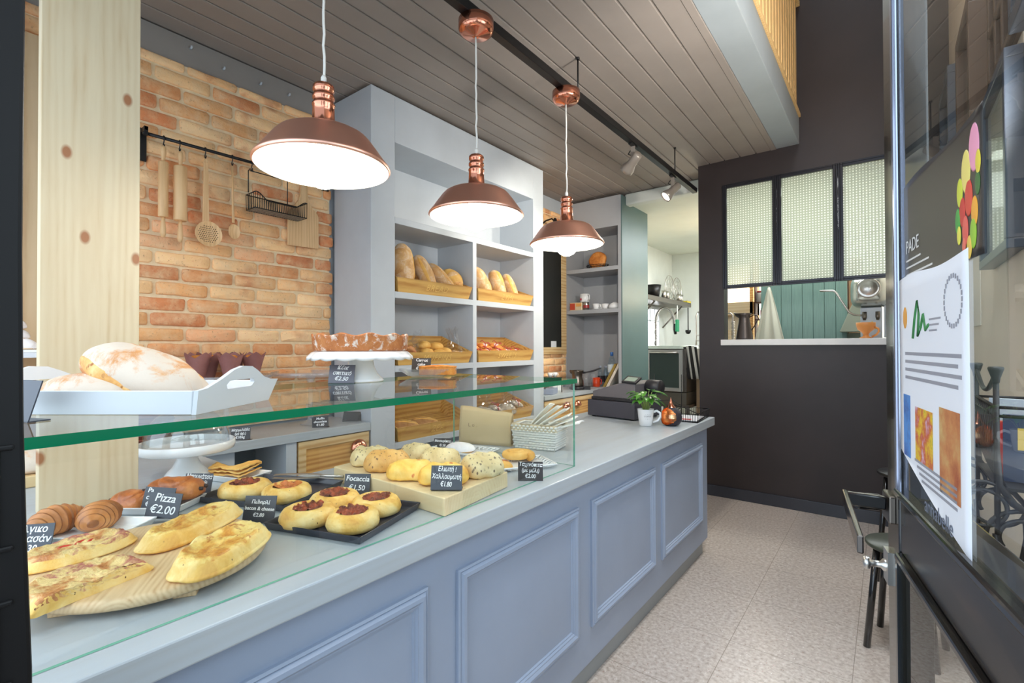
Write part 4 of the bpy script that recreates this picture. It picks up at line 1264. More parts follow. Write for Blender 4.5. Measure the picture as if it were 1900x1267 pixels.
# ---- lattice plates with sweet pastries
def lattice_plate(label, x, y, rz, L, W_):
    t = thing('lattice_plate', label, 'plate', (x, y, ZW+.0005), rz, 'white lattice plates')
    obj('base', M().box(-L/2+.02, L/2-.02, -W_/2+.02, W_/2-.02, 0, .004), WHITE, t, bevel=.0015)
    m = M()
    for q in range(2):
        n = 16; per = []
        def edge(s):    # walk round the rectangle
            s = (s % 1)*2*(L+W_)
            if s < L: return (-L/2+s, -W_/2)
            s -= L
            if s < W_: return (L/2, -W_/2+s)
            s -= W_
            if s < L: return (L/2-s, W_/2)
            return (-L/2, W_/2-(s-L))
    N = 40
    for i in range(N):
        a = edge(i/N); b = edge((i+.75)/N)
        for (p, q) in ((a, b), (b, a)):
            m.tube([(p[0]*.86, p[1]*.82, .003), ((p[0]+q[0])/2*.94, (p[1]+q[1])/2*.92, .008), (q[0], q[1], .014)], .0032, 6)
    pts = [(*edge(i/60), .0145) for i in range(60)]
    m.tube(pts, .0036, 6, closed=True)
    obj('openwork_rim', m, WHITE, t)
lattice_plate('white openwork plate with sugared pastry before the paper bag', -1.545, 1.62, R(12), .30, .17)
lattice_plate('white openwork plate with honey pastries by the glass corner', -1.200, 1.555, R(58), .31, .17)
bread('sugared_pastry', 'icing-sugared pastry on the openwork plate behind the rolls', 'pastry', .14, .09, .045, SUGAR, -1.555, 1.615, ZW+.006, R(30), 11, [(.55, .98, 190, 300, CR_GOLD)])
t = thing('honey_pastry', 'folded honey pastry at the left of the openwork plate', 'pastry', (-1.225, 1.475, ZW+.006), R(20), 'honey pastries')
lf = Loaf(.135, .075, .034, 12, 4, .08)
obj('pastry', lf.mesh(), CR_GOLD, t)
obj('fold', lf.patch(.1, .9, R(30), R(95), .004), CR_PUFF, t)
t = thing('honey_swirl', 'round swirled tahini pastry at the right of the openwork plate', 'pastry', (-1.245, 1.64, ZW+.006), 0, 'honey pastries')
m = M()
pts = []; n = 90
for i in range(n):
    a = i/n*2*PI*2.6; r = .062*(1 - i/n*.86)
    pts.append((r*math.cos(a), r*math.sin(a), .018 + .014*i/n))
m.tube(pts, [.0165 - .003*(i/n) for i in range(n)], 10)
obj('coil', m, CR_GOLD, t)

# ------------------------------------------------------------------ crates of bread on the shelving
CELLO = thin_glass('cellophane', (.96,.96,.96,1), 1.75, .12)
LETTER = plain('carved_letter', C(232,196,116), .6)
def crate(label, y0, y1, z, word=None, fh=.098, bh=.215):
    yc = (y0+y1)/2; w = (y1-y0)/2
    t = thing('bread_crate', label, 'crate', (-2.80, yc, z+.0006), 0, 'pine crates on the bread shelving')
    xf, xb, ins, th = .185, -.175, .026, .012
    def board(a, b, c, d, nrm):    # quad a,b (bottom) c,d (top, d over a) thickened along nrm
        n = Vector(nrm)*th; m = M()
        vs = [Vector(p) for p in (a, b, c, d)]; vs += [p + n for p in vs]
        return m.add(vs, [(3,2,1,0), (4,5,6,7), (0,1,5,4), (1,2,6,5), (2,3,7,6), (3,0,4,7)])
    f = obj('front_board', board((xf-.022, -w+ins, 0), (xf-.022, w-ins, 0), (xf, w, fh), (xf, -w, fh), (-1,0,0)), CRATE, t, bevel=.0015)
    obj('back_board', board((xb, -w+ins, 0), (xb, w-ins, 0), (xb, w, bh), (xb, -w, bh), (1,0,0)), CRATE, t)
    for s_ in (-1, 1):
        obj('side_board', board((xb+th, s_*(w-ins), 0), (xf-.022-th, s_*(w-ins), 0), (xf-th, s_*w, fh), (xb+th, s_*w, bh), (0,-s_,0)), CRATE, t)
    m = M(); vs = [(xb+.01, -w+ins, .10), (xb+.01, w-ins, .10), (xf-.04, w-ins, .004), (xf-.04, -w+ins, .004)]
    vs += [(x, y, zz+.008) for x, y, zz in vs]
    obj('floor_board', m.add(vs, [(3,2,1,0)[::-1], (4,5,6,7)[::-1], (0,1,5,4), (1,2,6,5), (2,3,7,6), (3,0,4,7)]), CRATE, t)
    if word:
        me = text_mesh(word, .066, LETTER, .0008, .28, spacing=1.12, bold=-.0012)
        l = obj('lettering', me, None, f)
        l.matrix_local = Matrix.Translation((xf-.011+.0006, .0, fh*.5)) @ Matrix.Rotation(math.atan2(.022, fh), 4, 'Y') @ Matrix.Rotation(PI/2, 4, 'Z') @ Matrix.Rotation(PI/2, 4, 'X')
    return t
LC, RC = (2.112, 2.862), (2.930, 3.705)
crate('pine crate lettered BREAD on the shelving', *LC, 1.775, 'BREAD')
crate('knotty pine crate of three loaves right of the BREAD crate', *RC, 1.775, 'ZYMI')
crate('pine crate lettered MUFFINS on the shelving', *LC, 1.272, 'MUFFINS', .088)
crate('pine crate lettered SWEETS on the shelving', *RC, 1.272, 'SWEETS', .095)
crate('pine crate lettered ZEA low on the shelving', *LC, .752, 'ZEA', .098)
crate('pine crate of bagged biscuits low on the right of the shelving', *RC, .752, None, .095)

def along(t, base, tip, face):
    """turn a thing so its length runs base -> tip and its top looks along face"""
    b = Vector(base); x = (Vector(tip) - b).normalized(); z = Vector(face); z = (z - x*z.dot(x)).normalized(); y = z.cross(x)
    t.matrix_world = Matrix(((x.x,y.x,z.x,0),(x.y,y.y,z.y,0),(x.z,y.z,z.z,0),(0,0,0,1)))
    t.location = (b + Vector(tip))/2
def stick(label, base, tip, L, W_, H, mat, seed, split, group='loaves in the bread crates'):
    t = bread('long_loaf', label, 'bread', L, W_, H, mat, 0, 0, 0, 0, seed, split, group, p=3.0)
    b = Vector(base); d = (Vector(tip) - b).normalized()
    along(t, b, b + d*L, (1, -.45, .25))
S1 = [(.10, .95, 140, 172, CR_GOLD)]; S2 = [(.10, .95, 62, 88, CR_GOLD)]
stick('tallest long loaf at the left of the BREAD crate', (-2.715, 2.262, 1.810), (-2.815, 2.300, 2.145), .350, .150, .10, CR_LOAF, 1, S1)
stick('long loaf second from the left in the BREAD crate', (-2.715, 2.52, 1.810), (-2.815, 2.435, 2.09), .30, .125, .09, CR_LOAF, 2, S2)
stick('long loaf leaning third from the left in the BREAD crate', (-2.710, 2.735, 1.812), (-2.815, 2.565, 2.03), .30, .115, .09, CR_LOAF, 3, [(.1,.9,100,118,CR_SPLIT)])
t = thing('round_loaf', 'round golden loaf with a cross cut in the right of the BREAD crate', 'bread', (-2.71, 2.77, 1.905), 0, 'loaves in the bread crates')
lf = Loaf(.205, .205, .09, 6, 2.0, .04, .3)
obj('crust', lf.mesh(), CR_GOLD, t)
obj('score', lf.patch(.15, .80, R(60), R(85), .003), CR_LOAF, t)
obj('score', lf.patch(.30, .92, R(118), R(140), .003, skew=R(20)), CR_SPLIT, t)
along(t, (-2.755, 2.69, 1.90), (-2.75, 2.81, 1.935), (1, -.3, .45))
stick('long loaf at the left of the knotty crate', (-2.715, 3.17, 1.812), (-2.83, 3.105, 2.07), .30, .13, .09, CR_LOAF, 4, S1)
stick('rounded golden loaf in the middle of the knotty crate', (-2.715, 3.345, 1.812), (-2.83, 3.355, 2.07), .29, .135, .095, CR_LOAF, 5, [(.45, .97, 90, 150, CR_GOLD)])
stick('rough long loaf at the right of the knotty crate', (-2.715, 3.545, 1.812), (-2.83, 3.53, 2.06), .28, .11, .085, CR_LOAF, 7, S2)
bread('dark_loaf', 'left dark loaf lying in the ZEA crate', 'bread', .25, .125, .095, crust('rye_crust', [(.3, C(150,100,52)), (.7, C(196,146,88))], 14), -2.735, 2.27, .79, 0, 3, [(.1,.9,70,84,CR_GOLD), (.1,.9,100,112,CR_GOLD)], 'dark loaves in the low crate', rot=(R(8), R(8), R(62)))
bread('dark_loaf', 'right dark loaf lying in the ZEA crate', 'bread', .25, .125, .095, bpy.data.materials['rye_crust'], -2.735, 2.46, .79, 0, 4, [(.1,.9,70,84,CR_GOLD), (.1,.9,100,112,CR_GOLD)], 'dark loaves in the low crate', rot=(R(8), R(8), R(62)))

# muffins and cellophane bags in the MUFFINS crate
mf = thing('small_muffin', 'golden muffin heaped at the left in the MUFFINS crate', 'muffin', (-2.725, 2.470, 1.330), 0, 'golden muffins in the crate')
obj('top', M().lathe([(0,.0), (.044,.0), (.056,.012), (.058,.028), (.048,.046), (.028,.056), (0,.060)], 24, fn=lambda p, j, a: (p[0]*(1+.06*math.sin(a*3+j)), p[1], p[2])), CR_GOLD, mf)
for lb, p in (('golden muffin at the top of the heap in the MUFFINS crate', (-2.760, 2.600, 1.375)), ('golden muffin right of the heap in the MUFFINS crate', (-2.715, 2.645, 1.335)),
              ('golden muffin at the front of the heap in the MUFFINS crate', (-2.702, 2.575, 1.322)), ('golden muffin at the back of the heap in the MUFFINS crate', (-2.790, 2.50, 1.385))):
    clone(mf, lb, p, random.random()*6)
def cello_bag(label, x, y, z, L, W_, H, rz, seed, tip=.16, content=None):
    t = thing('cellophane_bag', label, 'bag', (x, y, z), rz, 'cellophane bags in the crates')
    m = M()
    def f(u, v):
        a = 2*PI*u
        if v < .6: q = v/.6; r = math.sin(PI*(.08+.80*q))**.6; zz = H*q*.8
        else: q = (v-.6)/.4; r = .50*(1-q)**1.3 + .10 + .50*q*q; zz = H*.8 + tip*q
        k = 1 + (.25+.35*v)*nz((math.cos(a)*2.5, math.sin(a)*2.5, v*5), 1, seed) + .22*math.sin(a*5+v*7)*v
        dx = .05*v*v*nz((v*3, seed, 0), 1, 2); dy = .06*v*v*nz((v*3, 0, seed), 1, 3)
        return Vector((L/2*r*k*math.cos(a)*(1 - .55*max(0, v-.6)) + dx, W_/2*r*k*math.sin(a)*(1 + .9*max(0, v-.6)) + dy, zz + (.012+.05*max(0, v-.55))*nz((math.cos(a)*3, math.sin(a)*3, v*4), 1, seed+1)))
    obj('film', m.grid(f, 40, 22, wrap=True, smooth=False), CELLO, t)
    if content: obj('contents', Loaf(L*.75, W_*.75, H*.65, seed, 2.5, .2).mesh(24, 20), content, t)
    return t
cello_bag('crumpled cellophane bag of buns at the right of the MUFFINS crate', -2.70, 2.735, 1.300, .16, .15, .12, R(20), 3, .15, CR_LOAF)
t = cello_bag('cellophane bag lying at the left of the MUFFINS crate', -2.70, 2.27, 1.350, .17, .15, .09, R(60), 5, .17, crust('red_biscuit', [(.3, C(170,70,50)), (.7, C(220,160,100))], 16))
t.rotation_euler = (R(-55), R(10), R(30))
# ribboned packets in the SWEETS crate
BISC = crust('orange_biscuit', [(.3, C(198,104,40)), (.7, C(236,160,72))], 22)
RIB_R = plain('red_ribbon', C(178,44,60), .5); RIB_W = plain('white_pink_label', C(240,214,214), .5)
def packet(label, x, y, z, rz, seed, mat=BISC):
    t = thing('sweet_packet', label, 'packet', (x, y, z), rz, 'ribboned packets of sweets', rot=(0, R(15), rz))
    lf = Loaf(.15, .10, .05, seed, 3, .12)
    obj('biscuits', lf.mesh(26, 20), mat, t)
    obj('label', lf.patch(.34, .66, R(25), R(150), .003, 10, 10), RIB_W, t)
    m = M()
    m.tube([lf.at(.5, R(a), .004) for a in range(0, 181, 15)], .004, 6)
    m.tube([(0,0,.055), (.03,.012,.068), (.045,.0,.060), (.02,-.006,.056)], .0035, 6); m.tube([(0,0,.055), (-.03,.010,.070), (-.046,.012,.058)], .0035, 6)
    obj('ribbon', m, RIB_R, t)
    return t
NM = ['leftmost', 'second', 'third', 'fourth', 'rightmost']
for i, y in enumerate((3.02, 3.16, 3.30, 3.43, 3.56)):
    packet('%s ribboned packet along the front of the SWEETS crate' % NM[i], -2.730, y, 1.325 + .005*(i % 2), R(60 + 14*(i % 3)), i+1)
for i, y in enumerate((3.08, 3.24, 3.40)):
    packet('%s ribboned packet in the back row of the SWEETS crate' % ('left', 'middle', 'right')[i], -2.83, y, 1.378, R(70 - 20*i), i+11)
GB = crust('grey_biscuit', [(.3, C(120,108,96)), (.6, C(190,176,158)), (.8, C(222,212,196))], 26)
t = cello_bag('big clear bag of pale biscuits in the low right crate', -2.71, 3.10, .80, .25, .24, .16, R(20), 8, .10, GB)
t = cello_bag('clear bag with pale biscuits and a ribbon at the right of the low crate', -2.70, 3.40, .80, .24, .22, .15, R(50), 9, .12, GB)
packet('packet tied with a red bow at the front of the low right crate', -2.715, 3.25, .84, R(80), 21, GB)
packet('pale packet with a red bow at the right of the low crate', -2.72, 3.56, .85, R(70), 22, GB)
# trays of buns and loaves on the far-left rack
t = thing('bun_tray', 'white tray rim on the far-left display rack', 'tray', (-2.86, .28, 1.3805), 0)
obj('tray', M().box(-.12, .12, -.26, .16, 0, .012), WHITE, t, bevel=.003)
for i, (x, y, z) in enumerate(((-2.80, .33, 1.393), (-2.80, .21, 1.393), (-2.88, .33, 1.393), (-2.83, .31, 1.435), (-2.83, .22, 1.435), (-2.83, .30, 1.477))):
    bread('sugared_bun', ('front right', 'front left', 'rear', 'second-layer right', 'second-layer left', 'topmost')[i] + ' sugared bun of the heap on the far-left rack', 'bun', .115, .09, .052, SUGAR, x, y, z, R(80), 30+i, [(.1,.9,186,240,CR_LOAF)], 'sugared buns on the far-left rack')
bread('seed_loaf', 'brown loaf on the lower board of the far-left rack', 'bread', .22, .13, .10, CR_LOAF, -2.84, .33, 1.1305, R(85), 41)
bread('floured_roll', 'floured roll on the counter corner at the far left', 'bread', .22, .14, .09, CR_FLOUR, -2.45, .30, .956, R(70), 42)
t = thing('wooden_riser', 'wooden riser under the floured roll at the far left', 'riser', (-2.45, .30, .9155))
obj('block', M().box(-.10, .10, -.14, .11, 0, .040), PINE_Y, t, bevel=.004)

# ------------------------------------------------------------------ on the glass top and the counter
cs = thing('cake_stand', 'white footed cake stand with a scalloped rim on the glass top', 'cake stand', (-1.602, 1.118, ZG))
def scal(p, j, a):
    k = 1 + (.028*abs(math.sin(a*9)) if j in (1, 2, 3) else 0)
    return (p[0]*k, p[1]*k, p[2] - (.006*abs(math.sin(a*9)) if j in (1, 2) else 0))
obj('plate', M().lathe([(0,.098), (.186,.090), (.192,.088), (.190,.096), (.178,.112), (.165,.117), (0,.117)], 108, fn=scal), WHITE, cs)
obj('foot', M().lathe([(0,0), (.083,0), (.086,.004), (.080,.012), (.062,.030), (.050,.055), (.0455,.080), (.046,.099), (0,.099)], 48), WHITE, cs)
ta = thing('tart', 'sugar-dusted brown tart with a crimped edge on the white cake stand', 'tart', (-1.602, 1.118, ZG+.1176))
TART = crust('tart_crust', [(.3, C(166,94,46)), (.55, C(194,120,66)), (.75, C(214,146,90))], 18, (24, .52, .60, C(238,226,214)))
obj('crust', M().lathe([(0,0), (.168,0), (.173,.004), (.176,.052), (.178,.058), (.172,.060), (.166,.052), (0,.050)], 120, fn=lambda p, j, a: (p[0]*(1+(.012*math.sin(a*22) if j in (3,4) else 0)), p[1]*(1+(.012*math.sin(a*22) if j in (3,4) else 0)), p[2]+(.005*math.sin(a*11) if j in (3,4,5) else 0))), TART, ta)
obj('sugar_top', M().lathe([(0,.054), (.155,.0545), (.166,.0535)], 60, fn=lambda p, j, a: (p[0], p[1], p[2]+.003*nz(p, 30)), cap=False), SUGAR, ta)

# cut-glass platter with carrot cake
pl = thing('crystal_platter', 'long cut-crystal platter on the glass top behind the cake stand', 'platter', (-1.585, 1.445, ZG), R(37))
m = M()
def plat(u, v):
    a = 2*PI*u; r = v
    sp = (.10*abs(math.sin(a*26)) + .05*math.sin(a*52)) * max(0, (v-.6)/.4)
    return Vector(((.122+.012*sp)*r*math.cos(a)*(1+sp*.35), (.062)*r*math.sin(a)*(1+sp*.6), .004 + .034*max(0, (v-.55)/.45)**1.3 - .012*sp))
m.grid(plat, 208, 10, wrap=True, smooth=False); m.grid(lambda u, v: plat(u, 1-v) - Vector((0,0,.004)), 208, 10, wrap=True, smooth=False)
obj('bowl', m, CRYSTAL, pl)
t = thing('carrot_cake', 'orange-brown slab of carrot cake on the crystal platter', 'cake', (-1.545, 1.468, ZG+.011), R(37))
CAKE = crust('carrot_crumb', [(.3, C(182,100,36)), (.55, C(214,138,58)), (.75, C(230,166,84))], 26, None, None, .8, .5)
m = M()
def slab(u, v):
    return Vector((-.078 + .156*u, -.035 + .07*v, .034 + .006*math.sin(PI*u)*math.sin(PI*v) + .003*nz((u*9, v*6, 0), 1)))
m.sheet(slab, 26, 14, .003); m.box(-.076, .076, -.034, .034, .0, .034)
obj('slab', m, CAKE, t, bevel=.004)

# domed stand on the counter's return
ds = thing('domed_cake_stand', 'white footed stand with a clear glass dome, behind the chocolate pastries', 'cake stand', (-2.115, .705, ZW+.0003))
obj('plate', M().lathe([(0,.085), (.05,.086), (.148,.092), (.157,.096), (.160,.108), (.160,.126), (.156,.128), (.153,.124), (.150,.108), (.140,.104), (0,.102)], 72), WHITE, ds)
obj('foot', M().lathe([(0,0), (.070,0), (.073,.004), (.066,.014), (.048,.034), (.036,.058), (.034,.086), (0,.086)], 48), WHITE, ds)
DOME = thin_glass('dome_glass', (.93,.945,.95,1), 2.1)
dome = [(.140,.1045), (.141,.125), (.136,.160), (.122,.195), (.100,.222), (.072,.242), (.040,.254), (.012,.258), (0,.258)]
d = obj('dome', M().lathe(dome, 64, cap=False).lathe([(r-.0025 if r > .003 else 0, z-.0025) for r, z in dome[::-1]], 64, cap=False), DOME, ds)
obj('knob', M().lathe([(0,.256), (.006,.256), (.006,.264), (.014,.272), (.014,.284), (.007,.290), (0,.291)], 20), DOME, d)

# glass pedestals on the back counter, left one carrying muffins
gp = thing('glass_pedestal', 'left clear glass pedestal on the back counter, carrying the paper-cup muffins', 'cake stand', (-2.880, 1.148, .9183), 0, 'glass pedestals on the back counter')
obj('stem', M().lathe([(0,0), (.055,0), (.060,.004), (.052,.010), (.024,.022), (.016,.040), (.022,.055), (.014,.072), (.013,.25), (.03,.300), (0,.300)], 32), CRYSTAL, gp)
obj('plate', M().lathe([(0,.298), (.19,.300), (.225,.304), (.225,.328), (.220,.330), (.218,.312), (0,.308)], 60, fn=lambda p, j, a: (p[0]*(1+(.012*math.sin(a*24) if j in (2,3) else 0)), p[1]*(1+(.012*math.sin(a*24) if j in (2,3) else 0)), p[2])), CRYSTAL, gp)
clone(gp, 'right clear glass pedestal on the back counter behind the cake stand', (-2.855, 1.625, .9183))
PAPER = speckle('brown_tulip_paper', [(.3, C(132,84,80)), (.7, C(164,112,106))], 5, .6, .1)
def tulip(label, x, y, rz, first=None):
    loc_ = (x, y, .9183+.3087)
    if first: return clone(first, label, loc_, rz)
    t = thing('tulip_muffin', label, 'muffin', loc_, rz, 'muffins in brown paper cups')
    def cup(u, v):
        a = 2*PI*u; pt = abs((u*4) % 1 - .5)*2
        h = .115 + .032*pt
        r = .030 + .026*v + .012*v*v*pt
        return Vector((r*math.cos(a), r*math.sin(a), h*v + .0005))
    m = M().grid(cup, 48, 10, wrap=True, smooth=False)
    m.grid(lambda u, v: cup(u, 1-v)*.985 + Vector((0,0,.0015)), 48, 10, wrap=True, smooth=False)
    obj('paper_cup', m, PAPER, t)
    obj('cake', M().lathe([(0,.004), (.026,.004), (.047,.085), (.051,.098), (.044,.116), (.026,.127), (0,.130)], 28, fn=lambda p, j, a: (p[0]*(1+.05*math.sin(3*a+j)), p[1], p[2]+.003*math.sin(5*a+j))), CAKE, t)
    return t
f = tulip('paper-cup muffin at the left of the glass pedestal', -2.87, 1.005, .2)
tulip('paper-cup muffin at the front middle of the glass pedestal', -2.80, 1.135, .9, f)
tulip('paper-cup muffin at the right of the glass pedestal', -2.85, 1.275, 1.4, f)
tulip('paper-cup muffin at the back left of the glass pedestal', -2.955, 1.085, .5, f)
tulip('paper-cup muffin at the back right of the glass pedestal', -2.955, 1.215, 1.1, f)
# brown wicker bundle glimpsed behind the dome
t = thing('brown_bottle_basket', 'dark red-brown basket on the back counter behind the glass dome', 'basket', (-2.90, .80, .9183))
m = M().lathe([(0,0), (.085,0), (.105,.16), (.100,.16), (.082,.008), (0,.008)], 28)
for k in range(7): m.tube([((.087+.0028*k)*math.cos(2*PI*i/28), (.087+.0028*k)*math.sin(2*PI*i/28), .012+.022*k) for i in range(28)], .005, 6, closed=True)
obj('weave', m, plain('redbrown_wicker', C(112,58,44), .6), t)

# paper bag and napkin basket at the end of the glass case
KRAFT = speckle('kraft_paper', [(.3, C(196,172,130)), (.7, C(214,192,152))], 3, .75, .15, .006, detail=7)
pb = thing('paper_bag', 'flat brown paper bag standing upright behind the glass case end', 'bag', (-1.585, 1.835, ZW+.0005), R(19))
m = M(); L, Hh = .275, .185
vs = []; n = 12
def bagface(y, k):
    return lambda u, v: Vector((-L/2 + L*u, y*(1 - .75*v*v) + .006*math.sin(u*5)*v, (Hh - .028*u)*v + .002*math.sin(u*9)*(v > .99)))
m.sheet(bagface(-.028, -.5), 18, 10, .001); m.sheet(bagface(.028, .5), 18, 10, .001)
m.sheet(lambda u, v: Vector((L/2 - .020*math.sin(PI*u), (-.028+.056*u)*(1-.75*v*v), (Hh-.030)*v)), 8, 8, .001); m.sheet(lambda u, v: Vector((-L/2 + .020*math.sin(PI*u), (-.028+.056*u)*(1-.75*v*v), (Hh-.002)*v)), 8, 8, .001)
m.box(-L/2, L/2, -.028, .028, 0, .001)
obj('bag', m, KRAFT, pb)
me = text_mesh('L o .', .026, plain('faded_print', C(140,112,84), .8), .0002)
l = obj('print', me, None, pb); l.matrix_local = Matrix.Translation((-.06, -.036, .095)) @ Matrix.Rotation(PI/2, 4, 'X')
wb2 = thing('napkin_basket', 'white wicker basket with a beige cloth lining by the glass case end', 'basket', (-1.325, 1.925, ZW+.0005), R(12))
m = M()
def rect(s, a, b):
    s = (s % 1)*4; k = int(s); f = s - k
    return [(-a+2*a*f, -b), (a, -b+2*b*f), (a-2*a*f, b), (-a, b-2*b*f)][k]
WH = 10; NS = 44
for r_ in range(WH):
    z = .008 + .0112*r_; q = 1 + .012*r_
    pts = []
    for i in range(NS*2):
        x, y = rect(i/(NS*2), .10*q, .066*q)
        o = .003*(1 if (i + r_) % 2 else -1)
        pts.append((x*(1 + o/.10), y*(1 + o/.066), z))
    m.tube(pts, .0058, 6, closed=True)
for i in range(NS):
    x, y = rect(i/NS, .10, .066); m.tube([(x, y, 0), (x*1.12, y*1.12, .115)], .0028, 5)
m.box(-.10, .10, -.066, .066, 0, .006)
obj('weave', m, plain('white_wicker', C(232,230,224), .6), wb2)
m = M()
def lin(u, v):
    x, y = rect(u, .1135, .0765); w = .0045*math.sin(u*58)*(1-v)
    return Vector((x*(1+w), y*(1+w), .118 - .030*(1-v) if v < .8 else .118 + .003*math.sin((v-.8)*5*PI) ))
m.grid(lin, 90, 8, wrap=True)
m.grid(lambda u, v: Vector((rect(u, .1125-.012*v, .0755-.012*v) + (.121 - .09*v,))), 90, 6, wrap=True)
obj('cloth_lining', m, plain('beige_linen', C(206,190,160), .85), wb2)
NAP = plain('white_napkin', C(244,241,232), .8)
for i in range(6):
    t = thing('paper_napkin', 'white paper napkin fanned in the wicker basket', 'napkin', (-1.400 + .012*i, 1.925, ZW+.062), R(10), 'paper napkins in the wicker basket')
    th_ = R(50 - 5.5*i); L_ = .225 + .008*(i % 3)
    def nap(u, v, i=i, th_=th_, L_=L_):
        w = .045*(1 - .25*u)
        return Vector((L_*u*math.cos(th_) - .004*math.sin(u*3+i), (v-.5)*2*w + .010*(i-3)*u, L_*u*math.sin(th_) - .02*u*u + .004*math.sin(v*5+i)))
    obj('folded_sheet', M().sheet(nap, 12, 6, .005), NAP, t)

# ------------------------------------------------------------------ till, plant, vase
rg = thing('cash_register', 'black cash register with a small grey display on the counter end', 'cash register', (-1.455, 3.14, ZW+.0005), R(-7.4))
obj('cash_drawer', M().box(-.185, .185, -.165, .19, .008, .115), plain('drawer_plastic', C(66,64,72), .45), rg, bevel=.004)
for x in (-.15, .15):
    for y in (-.14, .16): obj('foot', M().lathe([(0,0), (.012,0), (.012,.009), (0,.009)], 12), BLACK, rg, (x, y, 0))
Tm = Matrix.Translation((.0, -.02, .135))
m = M().prism([(-.16, 0), (.175, 0), (.175, .10), (.135, .118), (.04, .098), (-.16, .038)], -.10, .12, T=Tm @ Matrix.Rotation(PI/2, 4, 'X'))
hd = obj('housing', m, plain('till_housing', C(104,98,100), .45), rg, bevel=.006)
obj('housing_base', M().box(-.165, .18, -.15, .10, .116, .137), BLACK_PLASTIC, rg, bevel=.004)
tm = Matrix.Translation((.13, -.115, .262)) @ Matrix.Rotation(R(24), 4, 'X') @ Matrix.Rotation(R(4), 4, 'Y')
ds_ = obj('display_frame', M().box(-.05, .055, -.04, .045, -.010, .004, 0, tm), BLACK_PLASTIC, hd, bevel=.003)
obj('display', M().box(-.036, .040, -.026, .028, .0041, .0052, 0, tm), plain('lcd_grey', C(150,164,150), .2), hd)
obj('receipt_printer', M().lathe([(0,-.05), (.045,-.05), (.05,-.044), (.05,.044), (.045,.05), (0,.05)], 28, T=Matrix.Translation((.225, .02, .21)) @ Matrix.Rotation(PI/2, 4, 'Y')), BLACK_PLASTIC, rg)

mg = thing('planted_mug', 'white mug used as a plant pot, printed with a small emblem', 'mug', (-1.171, 2.838, ZW+.0005), R(20))
obj('body', M().lathe([(0,0), (.034,0), (.038,.003), (.044,.05), (.049,.098), (.050,.102), (.047,.101), (.042,.05), (.036,.012), (0,.010)], 40), WHITE, mg)
obj('handle', M().tube([(.045,.0,.084), (.066,0,.092), (.084,0,.080), (.086,0,.058), (.072,0,.034), (.043,0,.022)], [.008,.0075,.007,.007,.0065,.006], 10), WHITE, mg)
obj('soil', M().lathe([(0,.088), (.044,.088)], 24), plain('soil', C(60,44,34), .9), mg)
INK = plain('mug_print', C(120,118,116), .6)
def wrap_text(body, size, z, r0, ang):
    me = text_mesh(body, size, INK, .0001)
    for v in me.vertices:
        a = ang + v.co.x/r0; zz = v.co.y + z; rr = .0385 + (.049-.0385)*zz/.098 + .0006
        v.co = (rr*math.cos(a), rr*math.sin(a), zz)
    return me
for body, size, z in (('COFFEE', .0125, .060), ('—  o  —', .009, .046), ('—  o  —', .009, .074)):
    obj('print', wrap_text(body, size, z, .045, R(-72)), None, mg)
LEAF = speckle('leaf_green', [(.3, C(46,104,28)), (.7, C(98,160,50))], 9, .3, .1, spec=.6)
m = M(); st = M(); rr = random.Random(4)
for i in range(24):
    a = i*2.4; lean = .012 + .030*rr.random(); h = .145 + .065*rr.random()
    tip = Vector((lean*math.cos(a)*1.6, lean*math.sin(a)*1.6, h))
    st.tube([(.012*math.cos(a), .012*math.sin(a), .086), tip*.6 + Vector((0,0,.04)), tip], .0016, 5)
    d = Vector((math.cos(a), math.sin(a), -.15 + .6*rr.random())).normalized(); sd = Vector((-d.y, d.x, 0)).normalized(); L = .060 + .02*rr.random()
    def leaf(u, v, tip=tip, d=d, sd=sd, L=L):
        w = L*.34*math.sin(PI*min(.999, u**.8))
        return tip + d*L*u + sd*w*(2*v-1) + Vector((0, 0, -.034*u*u + .005*abs(2*v-1)))
    m.sheet(leaf, 9, 5, .0008)
pt = thing('potted_plant', 'small leafy green coffee plant growing in the white mug', 'plant', (-1.171, 2.838, ZW+.0005))
obj('stems', st, plain('stem_green', C(150,170,90), .6), pt)
obj('leaves', m, LEAF, pt)

# drop-shaped candle vase, dark outside and copper within
vs_ = thing('drop_vase', 'drop-shaped dark vase with an open copper inside, by the mug', 'vase', (-1.050, 2.935, ZW+.0005), R(4))
prof = [(0,0), (.030,0), (.050,.010), (.062,.032), (.0645,.056), (.058,.080), (.044,.098), (.028,.110), (.016,.124), (.009,.140), (.004,.158), (0,.170)]
def opening(a, z):     # True where the dark shell is cut away to show the bowl
    da = (a - R(-118) + PI) % (2*PI) - PI
    return (da/R(76))**2 + ((z-.058)/.052)**2 < 1
n = 56
fine = []
for (r0, z0), (r1, z1) in zip(prof, prof[1:]):
    for q in range(4): fine.append((r0+(r1-r0)*q/4, z0+(z1-z0)*q/4))
fine.append(prof[-1])
m = M(); vv = [(r*math.cos(2*PI*i/n), r*math.sin(2*PI*i/n), z) for r, z in fine for i in range(n)]
vi = [((r-.0018 if r > .004 else r*.5)*math.cos(2*PI*i/n), (r-.0018 if r > .004 else r*.5)*math.sin(2*PI*i/n), z+.0008) for r, z in fine for i in range(n)]
fo = []; fi = []
for j in range(len(fine)-1):
    for i in range(n):
        if opening(2*PI*(i+.5)/n, (fine[j][1]+fine[j+1][1])/2): continue
        q = (j*n+i, j*n+(i+1) % n, (j+1)*n+(i+1) % n, (j+1)*n+i); fo.append(q); fi.append(q[::-1])
ms = M().add(vv, fo, 0, True)
obj('shell', ms, plain('vase_dark', C(52,46,54), .5), vs_)
obj('copper_lining', M().add(vi, fi, 0, True), COPPER_BRIGHT, vs_)
